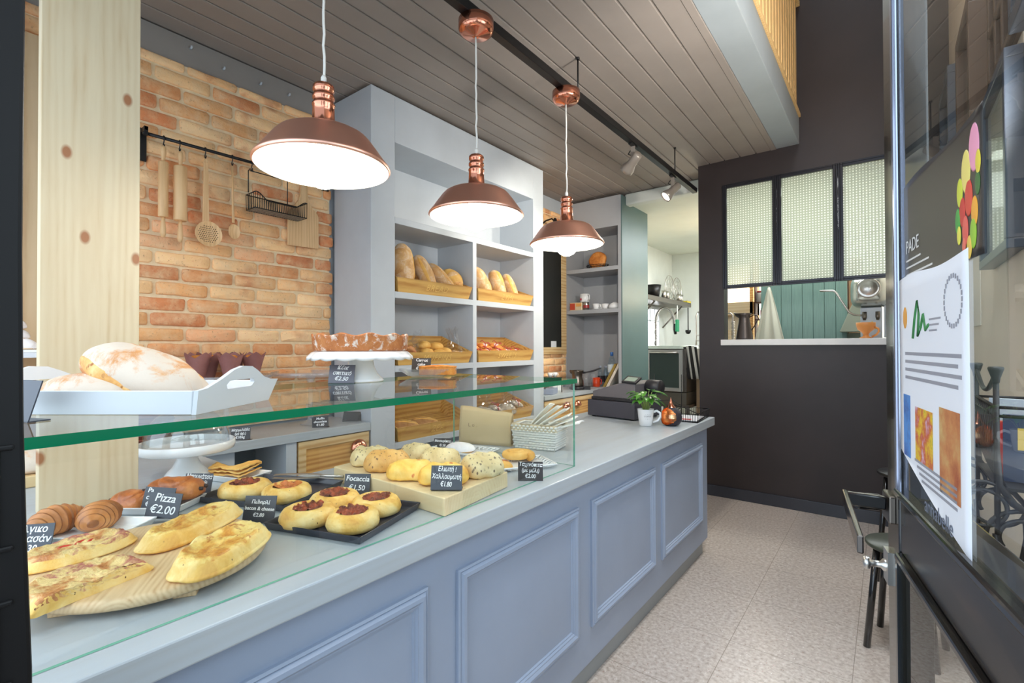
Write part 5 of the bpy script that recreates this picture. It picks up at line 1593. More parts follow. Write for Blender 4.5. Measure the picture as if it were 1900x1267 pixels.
obj('spire', M().lathe([(.0285,.110), (.0165,.124), (.0095,.140), (.0045,.158), (0,.172)], 28, cap=False), COPPER, vs_)

# wire tray at the counter end
wt = thing('wire_tray', 'black wire letter tray at the far end of the counter', 'tray', (-1.045, 3.275, ZW+.0005), R(4))
m = M(); a, b = .085, .165
for z, k in ((.002, 1), (.055, 1.03)):
    m.tube([(-a*k,-b*k,z), (a*k,-b*k,z), (a*k,b*k,z), (-a*k,b*k,z)], .003, 6, closed=True)
for i in range(13):
    x = -a + 2*a*i/12
    for y in (-b, b): m.tube([(x, y, .002), (x*1.03, y*1.03, .055)], .0018, 5)
for i in range(10):
    y = -b + 2*b*i/9
    for x in (-a, a): m.tube([(x, y, .002), (x*1.03, y*1.03, .055)], .0018, 5)
    m.tube([(-a, y, .002), (a, y, .002)], .0016, 5)
m.tube([(-a*1.03,-b*.9,.055), (-a*.6,-b*.9,.105), (a*.2,-b*.9,.085), (a*1.03,-b*.9,.055)], .0028, 6)
obj('wires', m, BLACK, wt)
t = thing('leaflet', 'white and red leaflet lying in the wire tray', 'leaflet', (-1.045, 3.265, ZW+.006), R(6))
obj('sheet', M().box(-.07, .07, -.13, .12, 0, .004), plain('leaflet_white', C(236,236,240), .6), t)
obj('red_band', M().box(-.06, .03, -.115, -.06, .004, .0046), plain('leaflet_red', C(204,70,70), .5), t)
t = thing('wire_rack', 'thin black wire rack standing behind the plant and vase', 'rack', (-1.245, 3.39, ZW+.0005), R(4))
m = M()
for x in (-.085, .105): m.tube([(x, 0, 0), (x, 0, .285)], .0024, 6)
m.tube([(-.10,0,.05), (-.04,0,.095), (.04,0,.105), (.105,0,.07)], .0024, 6); m.tube([(-.095,.05,.0), (.105,.05,.0), (.105,-.03,0), (-.095,-.03,0)], .0026, 6, closed=True)
for i in range(7): m.tube([(-.09+.03*i, .045, 0), (-.09+.03*i, .045, .062)], .0016, 5)
obj('wires', m, BLACK, t)

# ------------------------------------------------------------------ rear counter and open cabinet goods
kp = thing('coffee_pot', 'steel electric coffee pot with a long black handle on the rear counter', 'coffee pot', (-2.755, 4.745, .9185), R(30))
obj('base', M().lathe([(0,0), (.085,0), (.09,.006), (.088,.028), (.072,.036), (0,.036)], 32).box(.05,.145,-.045,.045,.0,.034), BLACK_PLASTIC, kp)
obj('body', M().lathe([(0,.037), (.070,.037), (.072,.05), (.066,.10), (.056,.14), (.060,.180), (.072,.205), (.073,.212), (.069,.212), (.055,.17), (0,.165)], 36), STEEL_DARK, kp)
obj('spout', M().tube([(-.055,0,.185), (-.075,0,.204), (-.084,0,.210)], [.022,.014,.006], 8), STEEL_DARK, kp)
obj('handle', M().tube([(.06,0,.185), (.10,0,.190), (.17,0,.205), (.235,0,.228), (.27,0,.240)], [.018,.013,.014,.013,.005], 10, flat=.7), BLACK_PLASTIC, kp)
gl = thing('drinking_glass', 'left clear drinking glass behind the coffee pot', 'glass', (-2.80, 5.02, .9305), 0, 'glasses in the cabinet')
obj('wall', M().lathe([(0,0), (.030,0), (.034,.15), (.0325,.15), (.028,.006), (0,.006)], 24), CRYSTAL, gl)
clone(gl, 'right clear drinking glass behind the coffee pot', (-2.715, 5.05, .9305))
tm_ = thing('tea_set_tray', 'small dark rack of cups beside the bread shelving on the rear counter', 'rack', (-2.80, 4.18, .9185))
obj('stand', M().box(-.10, .10, -.16, .16, .15, .162).box(-.10,-.092,-.16,-.152,0,.15).box(.092,.10,-.16,-.152,0,.15).box(-.10,-.092,.152,.16,0,.15).box(.092,.10,.152,.16,0,.15), STEEL_DARK, tm_)
cup = thing('espresso_cup', 'left white espresso cup on the dark rack of the rear counter', 'cup', (-2.76, 4.20, 1.0809), 0, 'small white cups')
obj('body', M().lathe([(0,0), (.016,0), (.022,.018), (.029,.045), (.027,.045), (.019,.016), (0,.006)], 24), WHITE, cup)
obj('handle', M().tube([(.025,0,.036), (.038,0,.034), (.038,0,.020), (.021,0,.014)], .0035, 8), WHITE, cup)
clone(cup, 'right white espresso cup on the dark rack of the rear counter', (-2.76, 4.29, 1.0809), 1)
for i, y in enumerate((4.40, 4.50)):
    t = thing('white_canister', ('left', 'right')[i] + ' white canister on the rear counter', 'canister', (-2.85, y, .9185), 0, 'white canisters')
    obj('body', M().lathe([(0,0), (.045,0), (.047,.006), (.047,.085), (.044,.09), (0,.09)], 28), WHITE, t)
    obj('lid', M().lathe([(0,.0905), (.046,.0905), (.046,.102), (.01,.106), (.008,.114), (0,.116)], 24), WHITE, t)
t = thing('sugar_box', 'blue-grey box on the rear counter beside the bread shelving', 'box', (-2.72, 4.13, .9185), R(20))
obj('box', M().box(-.06,.06,-.11,.11,0,.055), plain('box_bluegrey', C(150,160,184), .5), t, bevel=.004)
t = thing('note_card', 'white note stuck in the corner of the chalkboard', 'card', (-3.022, 4.675, 1.385))
obj('paper', M().box(0, .002, -.055, .055, 0, .075), WHITE_PAINT, t)

cz = 1.8255
mgp = thing('printed_mug', 'white printed mug standing on a tin in the open cabinet', 'mug', (-2.865, 5.12, cz+.1005), R(-20))
obj('body', M().lathe([(0,0), (.050,0), (.056,.004), (.058,.098), (.054,.098), (.05,.008), (0,.006)], 30), WHITE, mgp)
obj('handle', M().tube([(.055,0,.082), (.085,0,.078), (.086,0,.035), (.054,0,.022)], .007, 8), WHITE, mgp)
obj('red_motif', M().box(-.02,.012,-.0592,-.0572,.02,.045), plain('motif_red', C(186,70,90), .5), mgp)
t = thing('tea_tin', 'red and cream tea tin in the open cabinet', 'tin', (-2.965, 5.115, cz), R(10))
obj('tin', M().box(-.078,.078,-.05,.05,0,.098), plain('tin_cream', C(226,206,170), .35, .3), t, bevel=.004)
obj('label', M().box(-.074,-.010,-.0512,-.0500,.010,.088), plain('tin_red', C(192,72,48), .4), t)
obj('label', M().box(.002,.070,-.0512,-.0500,.05,.088), plain('tin_orange', C(222,160,84), .4), t)
t = thing('spice_tin', 'small silver and red tin under the printed mug', 'tin', (-2.845, 5.12, cz), 0)
obj('tin', M().lathe([(0,0), (.036,0), (.036,.098), (.034,.1), (0,.1)], 24), STEEL, t)
obj('band', M().lathe([(.0365,.03), (.0365,.065)], 24, cap=False), plain('tin_dark_red', C(170,60,60), .4), t)
sv = thing('saucer', 'white saucer under the left cup in the open cabinet', 'saucer', (-2.70, 5.12, cz), 0, 'white saucers')
obj('plate', M().lathe([(0,0), (.03,0), (.062,.010), (.064,.013), (.03,.006), (0,.005)], 32), WHITE, sv)
clone(sv, 'white saucer at the right end of the open cabinet', (-2.475, 5.12, cz), scale=1.15)
for i, (x, y, z) in enumerate(((-2.715, 5.12, cz+.0062), (-2.655, 5.18, cz+.0005), (-2.60, 5.13, cz+.0005))):
    clone(cup, ('left white cup on its saucer', 'middle white cup', 'right white cup')[i] + ' in the open cabinet', (x, y, z), i*.8, scale=1.5)
t = thing('white_bowl', 'upturned white bowl at the right end of the open cabinet shelf', 'bowl', (-2.475, 5.12, cz+.016))
obj('bowl', M().lathe([(.072,0), (.070,.018), (.055,.045), (.028,.058), (.02,.064), (0,.064)], 32), WHITE, t)
t = thing('bread_basket', 'dark wire basket with a round orange loaf on the upper cabinet shelf', 'basket', (-2.735, 5.20, 2.3055))
m = M()
for k in range(4): m.tube([((.10+.012*k)*math.cos(2*PI*i/32), (.07+.010*k)*math.sin(2*PI*i/32), .004+.018*k) for i in range(32)], .004, 6, closed=True)
for i in range(20):
    a = 2*PI*i/20; m.tube([(.10*math.cos(a), .07*math.sin(a), .0), (.137*math.cos(a), .10*math.sin(a), .06)], .0025, 5)
obj('weave', m, BLACK, t)
t = thing('display_loaf', 'round orange-brown loaf standing in the basket on the upper cabinet shelf', 'bread', (-2.735, 5.205, 2.42), 0, rot=(R(78), R(-8), 0))
obj('crust', M().lathe([(0,-.03), (.085,-.03), (.108,-.02), (.115,0), (.108,.022), (.085,.032), (0,.030)], 40, fn=lambda p, j, a: (p[0]*(1+.03*math.sin(5*a)), p[1]*(1+.03*math.cos(3*a)), p[2]+.004*nz(p, 25))), crust('orange_crust', [(.3, C(176,96,36)), (.55, C(214,134,60)), (.75, C(230,160,84))], 16), t)

WATER = thin_glass('water_bottle_plastic', (.86,.93,.97,1), 1.6, .05)
t = thing('water_bottle', 'large clear water bottle with a blue cap in the open cabinet', 'bottle', (-2.555, 5.20, .9305))
obj('body', M().lathe([(0,0), (.042,0), (.046,.01), (.045,.10), (.042,.13), (.046,.16), (.046,.24), (.04,.30), (.022,.345), (.016,.355), (.016,.375), (0,.375)], 32), WATER, t)
obj('label', M().lathe([(.0468,.165), (.0468,.255)], 32, cap=False), plain('bottle_label', C(214,226,232), .4), t)
obj('cap', M().lathe([(.019,.355), (.019,.395), (.016,.40), (0,.40)], 24), plain('cap_blue', C(64,112,178), .4), t)
sb = thing('small_bottle', 'left small water bottle by the picture frames in the open cabinet', 'bottle', (-2.68, 5.15, .9305), 0, 'small water bottles')
obj('body', M().lathe([(0,0), (.027,0), (.029,.01), (.028,.15), (.022,.185), (.011,.205), (.011,.225), (0,.225)], 24), WATER, sb)
obj('cap', M().lathe([(.013,.215), (.013,.238), (0,.238)], 18), plain('cap_grey', C(150,160,176), .4), sb)
obj('dark_label', M().lathe([(.0288,.05), (.0288,.12)], 24, cap=False), plain('label_black', C(34,30,34), .5), sb)
clone(sb, 'middle small water bottle by the picture frames in the open cabinet', (-2.625, 5.19, .9305))
clone(sb, 'right small water bottle by the picture frames in the open cabinet', (-2.66, 5.24, .9305))
t = thing('orange_mug', 'orange-red mug at the front of the open cabinet', 'mug', (-2.69, 5.065, .9305))
obj('body', M().lathe([(0,0), (.042,0), (.046,.005), (.047,.105), (.043,.105), (.04,.008), (0,.006)], 30), plain('mug_orange', C(214,70,34), .3), t)
obj('handle', M().tube([(.044,0,.088), (.070,0,.082), (.070,0,.036), (.044,0,.026)], .006, 8), plain('mug_red', C(190,40,30), .3), t)
for i, (x, c, L) in enumerate(((-2.62, C(158,132,62), .31), (-2.578, C(232,222,206), .35))):
    t = thing('leaning_frame', ('olive-gold', 'cream')[i] + ' picture frame leaning at the cabinet front', 'picture frame', (x, 5.09, .9305), 0, rot=(0, R(29), 0))
    obj('frame', M().box(0, .03, -.0, .26, .002, L), plain('frame_side_%d' % i, c, .5), t, bevel=.003)

# ------------------------------------------------------------------ right wall: pictures, bench, iron rack
BLUEF = plain('blueblack_frame', C(70,78,92), .3); BROWNF = plain('dark_brown_frame', C(84,66,54), .4)
def picture(label, y0, y1, z0, z1, depth, fmat, art, fw=.05, lean=0):
    t = thing('framed_picture', label, 'picture', (.3715, (y0+y1)/2, z0), 0, 'pictures on the right-hand wall', rot=(0, R(-lean), 0))
    L = (y1-y0)/2; H = z1-z0
    m = M()
    for (a, b, c, d) in ((-L, L, 0, fw), (-L, L, H-fw, H), (-L, -L+fw, fw, H-fw), (L-fw, L, fw, H-fw)): m.box(-depth, 0, a, b, c, d)
    obj('frame', m, fmat, t, bevel=.003)
    obj('picture', M().box(-depth*.4, -depth*.35, -L+fw, L-fw, fw, H-fw), art, t)
    obj('glass', M().box(-depth*.6, -depth*.56, -L+fw, L-fw, fw, H-fw), GLASS, t)
ARTB = speckle('muted_print', [(.3, C(150,134,116)), (.7, C(196,182,160))], 4, .5)
picture('blue-grey deep frame farthest along the right wall', 3.98, 4.60, 2.60, 3.12, .07, BLUEF, ARTB)
picture('brown deep frame second from the far end of the right wall', 3.02, 3.55, 2.42, 3.02, .07, BROWNF, ARTB)
picture('large blue-black frame lowest on the right wall', 2.34, 2.96, 1.73, 2.42, .05, BLUEF, speckle('pale_print', [(.3, C(190,190,180)), (.7, C(220,222,214))], 3, .4), .035)
picture('blue-grey frame above the large one, cut by the photo edge', 1.75, 2.26, 2.42, 3.0, .05, BLUEF, ARTB)
t = thing('carved_panel', 'dark carved lattice panel high on the right wall', 'panel', (.3715, 2.60, 2.47))
obj('panel', M().box(-.012, 0, -.24, .24, 0, .85), BROWNF, t)
m = M()
for i in range(4): m.box(-.03, -.012, -.24+.15*i, -.21+.15*i, 0, .85)
for i in range(5): m.box(-.03, -.012, -.24, .24, .205*i, .205*i+.03)
obj('lattice', m, BROWNF, t, bevel=.004)
t = thing('wall_notice', 'plain white sheet on the right wall behind the glass door', 'sheet', (.3715, 3.50, 1.50))
obj('sheet', M().box(-.004, 0, -.14, .14, 0, .40), plain('notice_white', C(226,220,210), .7), t)
bn = thing('wall_bench', 'dark wooden bench along the right wall', 'bench', (.29, 3.1, 0))
BW = wood('bench_wood', C(92,84,76), C(66,58,52), 'Y', 1.2, .45, None, .8)
obj('seat', M().box(-.005, .08, -1.65, 1.3, .435, .50), BW, bn, bevel=.003)
for y in (-1.5, -.6, .3, 1.2): obj('leg', M().box(.01, .06, y-.03, y+.03, 0, .435), BW, bn, bevel=.003)

ir = thing('iron_rack', 'black wrought-iron rack with scrolls standing on the bench by the right wall', 'rack', (.225, 1.80, .5005))
IR = plain('wrought_iron', C(52,48,46), .45, .4)
def scroll(cx, cz, r, a0, sgn, tail, turns=1.3, n=44, k=.42):
    pts = list(tail)
    for i in range(n+1):
        a = a0 + sgn*turns*2*PI*i/n; q = r*(1-k*i/n)
        pts.append((cx + q*math.cos(a), 0, cz + q*math.sin(a)))
    return pts
for y in (0, .36):
    o = obj('post', M().tube([(0,y,.40), (0,y,.80)], .0065, 10).lathe([(0,.795), (.0075,.80), (.009,.812), (.015,.832), (.0165,.838), (.0145,.842), (0,.843)], 18, T=Matrix.Translation((0,y,0))), IR, ir)
    obj('scroll', M().tube(scroll(-.030, .470, .066, R(62), 1, [(.0, 0, .56), (.006, 0, .545)]), .0052, 8), IR, ir, (0, y, 0))
    obj('scroll', M().tube(scroll(.048, .392, .076, R(100), 1, [(.10, 0, .478), (.07, 0, .474)]), .0058, 8), IR, ir, (0, y, 0))
    obj('curved_leg', M().tube([(0,y,.62), (.004,y,.53), (.03,y,.485), (.07,y,.455), (.105,y,.405), (.108,y,.30), (.09,y,.18), (.06,y,.06), (.06,y,.0)], [.0065,.008,.009,.008,.007,.007,.0065,.006,.006], 8), IR, ir)
    obj('curved_leg', M().tube([(-.005,y,.40), (.005,y,.25), (.02,y,.10), (.02,y,.0)], .006, 8), IR, ir)
m = M()
m.tube([(0, .36*i/16, .825 - .055*math.sin(PI*i/16)) for i in range(17)], .006, 8)
for z in (.735, .712, .64): m.tube([(0, 0, z), (0, .36, z)], .0045, 6)
for y in (0, .36):
    for z in (.735, .712): m.tube([(0, y, z), (.125, y, z)], .0045, 6)
m.tube([(.125, 0, .735), (.125, .36, .735)], .0045, 6)
obj('rails', m, IR, ir)
for i in range(9):
    y = .035 + .036*i
    obj('spindle', M().tube([(0, y, .735), (-.006, y*.98, .66), (-.004, y*.86, .60), (.006, y*.66, .555), (.02, y*.5, .52)], .0035, 6), IR, ir)
obj('tray', M().box(-.0, .12, .01, .35, .515, .523), IR, ir)
for i, (y, c, lab) in enumerate(((.27, C(190,196,202), 'grey magazine at the far end of the iron rack'), (.10, C(60,70,96), 'blue and gold magazine at the near end of the iron rack'), (.20, C(206,60,60), 'red-topped brochure in the middle of the iron rack'))):
    t = thing('magazine', lab, 'magazine', (.292 + .006*i, 1.80+y, 1.0245), R(80 + 4*i), 'magazines in the iron rack', rot=(0, R(-4), R(82+3*i)))
    obj('pages', M().box(-.006, .006, -.048, .048, 0, .215 - .03*i), plain('magazine_%d' % i, c, .35), t)
    obj('cover_print', M().box(-.0075, -.0062, -.036, .02, .09, .15), plain('magazine_print_%d' % i, (C(220,170,60), C(226,190,90), C(236,230,220))[i], .4), t)

def stool(label, x, y, r, h, seat, n=4, a0=.3, spread=1.15):
    t = thing('stool', label, 'stool', (x, y, 0), a0, 'black stools by the right-hand wall')
    obj('seat', M().lathe([(0,h-.018), (r-.004,h-.018), (r,h-.012), (r,h-.004), (r-.004,h), (0,h)], 40), seat, t)
    for k in range(n):
        a = 2*PI*k/n
        obj('leg', M().tube([(r*.82*math.cos(a), r*.82*math.sin(a), h-.018), (r*spread*math.cos(a), r*spread*math.sin(a), .0)], .0145, 12), GLOSS_BLACK, t)
stool('low black stool with an olive seat, half behind the glass door', .055, 2.90, .152, .475, plain('olive_seat', C(62,66,54), .35), 4, R(214))
stool('taller black stool behind the low one, before the charcoal wall', .095, 3.72, .155, .64, BLACK, 4, R(212), 1.2)

# ------------------------------------------------------------------ papers taped to the glass door
DM = Matrix.Translation((.009, 1.15, 0)) @ Matrix.Rotation(DA, 4, 'Z')
def on_door(t, s, z, off=-.0046): 
    t.matrix_world = DM @ Matrix.Translation((off, -s, z)); 
def paper_sheet(name, label, cat, s0, s1, z0, z1, mat, off, curl=.0, fold=None):
    t = thing(name, label, cat)
    on_door(t, s0, z0, off)
    W_, H = s1-s0, z1-z0
    def f(u, v):
        x = -curl*(1-u)**2*(1-v)**2
        zz = H*v
        if fold: zz = max(zz, fold*(1-u)*(1 - .3*u))
        return Vector((x, -W_*u, zz + .0035*math.sin(u*7)*v*(v > .95)))
    obj('sheet', M().sheet(f, 14, 18, .0003), mat, t)
    return t, W_, H
def patch(t, a, b, c, d, mat, name='print', x=-.0004):
    """a printed area: s from a to b, z from c to d"""
    return obj(name, M().box(x-.0002, x, -b, -a, c, d), mat, t)
bp, BWd, BH = paper_sheet('exhibition_poster', 'black poster with a colourful fruit cluster taped to the glass door', 'poster', .10, .425, 1.50, 1.665, plain('poster_black', C(40,36,34), .35), -.0040)
blobs = [(.30,.125,.028,C(240,160,190)), (.275,.105,.026,C(238,220,120)), (.255,.085,.018,C(206,214,60)), (.283,.072,.022,C(216,70,50)), (.263,.060,.018,C(200,50,44)), (.300,.052,.018,C(240,170,50)),
         (.248,.052,.016,C(60,160,64)), (.272,.036,.018,C(220,90,80)), (.296,.028,.018,C(150,196,50)), (.310,.082,.014,C(60,110,50)), (.312,.105,.014,C(236,214,70)), (.252,.034,.012,C(226,220,80)), (.284,.014,.014,C(228,190,80)), (.268,.018,.010,C(224,110,90))]
for i, (s, z, r, c) in enumerate(blobs):
    obj('fruit_print', M().lathe([(0,0), (r*.9,0), (r,-.0003)], 20, T=Matrix.Translation((-.0006-.00003*i, -s, z)) @ Matrix.Rotation(-PI/2, 4, 'Y') @ Matrix.Scale(.55, 4, (0,1,0))), plain('fruit_%d' % i, c, .5), bp)
PW = plain('poster_white', C(220,220,220), .6)
def door_text(t, body, size, s, z, mat, align='LEFT', bold=0, shear=0):
    o = obj('lettering', text_mesh(body, size, mat, .0001, shear, align, bold=bold), None, t)
    o.matrix_local = Matrix.Translation((-.0008, -s, z)) @ Matrix.Rotation(-PI/2, 4, 'Z') @ Matrix.Rotation(PI/2, 4, 'X')
    return o
door_text(bp, 'PADE', .030, .012, .060, PW)
for i, L in enumerate((.10, .15, .17, .14, .11)):
    patch(bp, .012, .012+L*.8, .040-.0115*i-.0028, .040-.0115*i, PW, 'print_line', -.0004)
np_, NWd, NH = paper_sheet('exhibition_notice', 'white exhibition notice with three paintings taped to the glass door', 'poster', .068, .382, 1.146, 1.512, plain('notice_paper', C(232,234,242), .7), -.0050, .0, .075)
GREYT = plain('print_grey', C(150,150,160), .7); GREENT = plain('print_green', C(60,130,70), .6); ORT = plain('print_orange', C(226,160,70), .6)
obj('logo', M().lathe([(0,0), (.017,0), (.018,-.0002)], 24, T=Matrix.Translation((-.0006,-.036,.300)) @ Matrix.Rotation(-PI/2, 4, 'Y') @ Matrix.Scale(.7, 4, (0,1,0))), ORT, np_)
obj('logo', M().tube([(-.0006,-.085,.265), (-.0006,-.095,.295), (-.0006,-.110,.322), (-.0006,-.118,.300), (-.0006,-.112,.268), (-.0006,-.128,.282), (-.0006,-.140,.300), (-.0006,-.150,.276), (-.0006,-.165,.284)], .0022, 5), GREENT, np_)
for i in range(3): patch(np_, .165, .165+.05-.008*i, .290-.008*i, .2925-.008*i, GREYT, 'print_line')
m = M()
for i in range(26):
    a = 2*PI*i/26; m.box(-.0007, -.0004, -.262+.032*math.cos(a)-.002, -.262+.032*math.cos(a)+.002, .310+.032*math.sin(a)-.003, .310+.032*math.sin(a)+.003)
obj('seal', m, GREYT, np_)
for i in range(4): patch(np_, .035, .29-.012*(i % 2), .238-.013*i, .243-.013*i, GREYT, 'print_line')
A1 = speckle('painting_blue', [(.3, C(50,70,140)), (.5, C(80,140,210)), (.7, C(120,120,140))], 18, .5, 0)
A2 = speckle('painting_bright', [(.30, C(60,110,50)), (.42, C(230,196,50)), (.55, C(200,90,60)), (.68, C(214,190,210))], 26, .5, 0)
A3 = speckle('painting_rust', [(.3, C(150,60,40)), (.5, C(196,130,80)), (.7, C(206,180,120))], 16, .5, 0, (1,1,.4))
patch(np_, .022, .062, .070, .172, A1, 'painting'); patch(np_, .090, .176, .076, .158, A2, 'painting'); patch(np_, .205, .282, .055, .170, A3, 'painting')
for i in range(7): patch(np_, .085+.012*i, .270, .060-.0085*i+.012, .064-.0085*i+.012, GREYT, 'print_line') if i < 4 else None
door_text(np_, 'annabelle', .032, .135, .018, plain('print_slate', C(110,116,132), .6))

# ------------------------------------------------------------------ pass-through sill and kitchen
t = thing('metal_jug', 'dark metal jug with a wide lip on the pass-through sill', 'jug', (-1.055, 4.89, 1.4572), R(-10))
obj('body', M().lathe([(0,0), (.072,0), (.076,.004), (.073,.02), (.048,.17), (.045,.20), (.052,.222), (.066,.244), (.062,.244), (.042,.205), (.044,.17), (.068,.02), (0,.008)], 36, fn=lambda p, j, a: (p[0]*(1 + (.55*max(0, -math.cos(a))**6 if j in (6,7,8) else 0)), p[1], p[2] + (.012*max(0, -math.cos(a))**6 if j in (7,8) else 0))), plain('jug_gunmetal', C(86,78,74), .4, .7), t)
obj('handle', M().tube([(.046,0,.205), (.085,0,.226), (.118,0,.215), (.126,0,.19), (.10,0,.14), (.066,0,.085)], .005, 8), plain('jug_handle', C(58,50,46), .4, .6), t)
TERRA = plain('terracotta_glaze', C(222,146,76), .4)
t = thing('terracotta_goblet', 'orange terracotta footed cup with a loop handle on the pass-through sill', 'cup', (-.140, 4.85, 1.4572), R(-10))
obj('bowl', M().lathe([(0,0), (.042,0), (.044,.005), (.022,.016), (.018,.034), (.030,.05), (.055,.072), (.064,.100), (.066,.128), (.061,.128), (.056,.098), (.04,.068), (0,.055)], 36), TERRA, t)
obj('handle', M().tube([(.060,0,.088), (.082,0,.078), (.086,0,.055), (.070,0,.030), (.040,0,.012)], .008, 8), TERRA, t)
tw = thing('kitchen_towel', 'white kitchen towel hanging from a hook behind the pass-through', 'towel', (-1.012, 5.835, 2.03))
def cloth(u, v):
    w = .012 + .135*v**.9; a = (u-.5)*2
    return Vector((w*a + .02*v*v*(-1 if u < .25 else .1), .020*math.sin(u*15)*v**.7 + .012*math.cos(u*7), -.62*v - .05*abs(a)*v*(u < .3)))
obj('cloth', M().sheet(cloth, 44, 18, .003), plain('towel_cotton', C(222,222,206), .9), tw)
obj('hook', M().tube([(0,.065,.01), (0,.0,.0), (0,-.015,.01)], .004, 6), STEEL, tw)
TP = paint('teal_planks', C(128,160,152), .5, .08, (8,8,.4))
d3 = bpy.data.objects.new('door_3', None); COL.objects.link(d3); d3['kind'] = 'structure'
for i in range(8): obj('plank', M().box(-1.10+.098*i, -1.10+.098*i+.0955, 5.90, 5.93, 0, 2.5), TP, d3, bevel=.0025, seg=1)
obj('backing', M().box(-1.10, -.32, 5.931, 5.945, 0, 2.5), plain('plank_gap', C(60,74,70), .8), d3)
kr = thing('kitchen_rack', 'brown metal rack with slanted wires beside the teal plank door', 'rack', (-.36, 6.05, 0))
RB = plain('rack_brown', C(96,62,46), .5, .2)
for x in (-.15, .03): obj('upright', M().box(x-.016, x+.016, -.02, .02, 0, 2.3), RB, kr)
for k in range(6):
    obj('shelf_wire', M().bar((-.15,-.02,1.38+.13*k), (.04,-.02,1.46+.13*k), .007), RB, kr)
obj('back_sheet', M().box(-.16, .16, .05, .055, 1.0, 2.3), plain('rack_tan', C(196,160,128), .6), kr)
# planetary mixer
mx = thing('dough_mixer', 'large silver planetary mixer with a round hub behind the pass-through', 'mixer', (-.100, 5.36, .95))
SILV = plain('mixer_silver', C(206,210,204), .25, .75); WHI = plain('mixer_white', C(214,222,232), .4)
obj('column', M().box(-.092, .062, -.06, .12, -.95, .785), WHI, mx, bevel=.008)
def headf(u, v):
    a = 2*PI*u; n = 4
    c, s_ = math.cos(a), math.sin(a); r = (abs(c)**n + abs(s_)**n)**(-1/n)
    k = min(1, math.sin(PI*v)**.35 + .02)
    return Vector((-.02 + .145*r*c*k, -.17 + .42*v, .93 + .145*r*s_*k))
obj('head', M().grid(headf, 48, 18, wrap=True), SILV, mx)
obj('hub', M().lathe([(0,.0), (.085,.0), (.085,.012), (.074,.020), (.066,.016), (.058,.022), (.02,.030), (0,.031)], 36, T=Matrix.Translation((-.028, -.160, .945)) @ Matrix.Rotation(PI/2, 4, 'X')), STEEL, mx)
for x in (-.062, .032):
    obj('knob', M().tube([(x,-.066,.745), (x,-.068,.70), (x,-.068,.672)], [.017,.017,.010], 12), STEEL_DARK, mx)
m = M().prism([(-.048,.592), (.032,.592), (-.008,.665)], .0605, .062, T=Matrix.Rotation(PI/2, 4, 'X'))
obj('warning_triangle', m, plain('warning_yellow', C(232,210,120), .5), mx)
obj('warning_bolt', M().prism([(-.002,.648), (-.016,.622), (-.008,.622), (-.014,.600), (.002,.628), (-.005,.628)], .0622, .0628, T=Matrix.Rotation(PI/2, 4, 'X')), plain('warning_ink', C(60,54,40), .6), mx)
obj('lever', M().tube([(-.08,-.10,.715), (-.135,-.12,.72), (-.17,-.13,.745), (-.265,-.16,.925), (-.285,-.16,.94), (-.385,-.17,.945)], .0085, 10), STEEL, mx)
obj('side_box', M().box(.075, .22, -.03, .12, .52, .80), WHI, mx, bevel=.004)
obj('box_handle', M().tube([(.092,-.03,.75), (.092,-.05,.74), (.092,-.05,.64), (.092,-.03,.63)], .005, 8), STEEL, mx)
t = thing('machine_hood', 'grey-green sloping machine hood left of the silver mixer', 'machine', (-.26, 5.75, 1.15))
m = M(); vs = [(-.11,-.1,.38), (.14,-.1,.38), (.14,.2,.38), (-.11,.2,.38), (.0,-.02,.68), (.14,-.02,.68), (.14,.16,.68), (.0,.16,.68)]
m.add(vs, [(3,2,1,0), (4,5,6,7), (0,1,5,4), (1,2,6,5), (2,3,7,6), (3,0,4,7)])
obj('hood', m, plain('hood_greygreen', C(146,152,136), .45), t, bevel=.006)
obj('drum', M().lathe([(0,-1.15), (.10,-1.15), (.10,.37), (0,.37)], 32, T=Matrix.Translation((.04,.05,0))), plain('drum_grey', C(128,134,120), .4), t)
# spring tap and pale cupboard at the left of the opening
t = thing('spring_tap', 'chrome spring tap at the left edge of the pass-through', 'tap', (-1.215, 5.15, 1.0))
m = M().tube([(0,0,0), (0,0,.66), (.0,0,.70), (-.02,0,.725), (-.05,0,.72)], .007, 8)
hx = [(.016*math.cos(i*.9), .016*math.sin(i*.9), .36+.0022*i) for i in range(130)]
obj('pipe', m, STEEL, t); obj('spring', M().tube(hx, .003, 5), STEEL, t)
obj('stand', M().box(-.10, .06, -.06, .06, -1.0, 0), STEEL_DARK, t)
kc = thing('pale_cupboard', 'pale wooden wall cupboard seen through the left of the pass-through', 'cupboard', (-1.45, 6.6, 0))
PALE = wood('pale_ply', C(226,204,166), C(200,168,122), 'X', 1, .5, None, .6)
obj('body', M().box(-.45, .16, -.15, .2, 1.78, 1.94), PALE, kc, bevel=.003)
obj('side', M().box(.12, .16, -.15, .2, .0, 2.45), PINE_WARM, kc, bevel=.002)
obj('lower_body', M().box(-.45, .12, -.10, .2, .0, 1.60), PALE, kc, bevel=.003)
obj('back', M().box(-.45, .16, .18, .2, 1.2, 2.45), plain('cupboard_back', C(240,232,208), .6), kc)
light('cupboard_lamp', 'POINT', (-1.60, 6.52, 2.12), 9, (1, .92, .72), .05)
jr = thing('jar_shelf', 'small dark shelf behind the white towel', 'shelf', (-1.17, 6.30, 1.70))
for z in (0, .20): obj('board', M().box(-.06, .10, -.06, .06, z, z+.012), RB, jr)
for x in (-.06, .10): obj('side', M().box(x-.006, x+.006, -.06, .06, -1.70, .45), RB, jr)
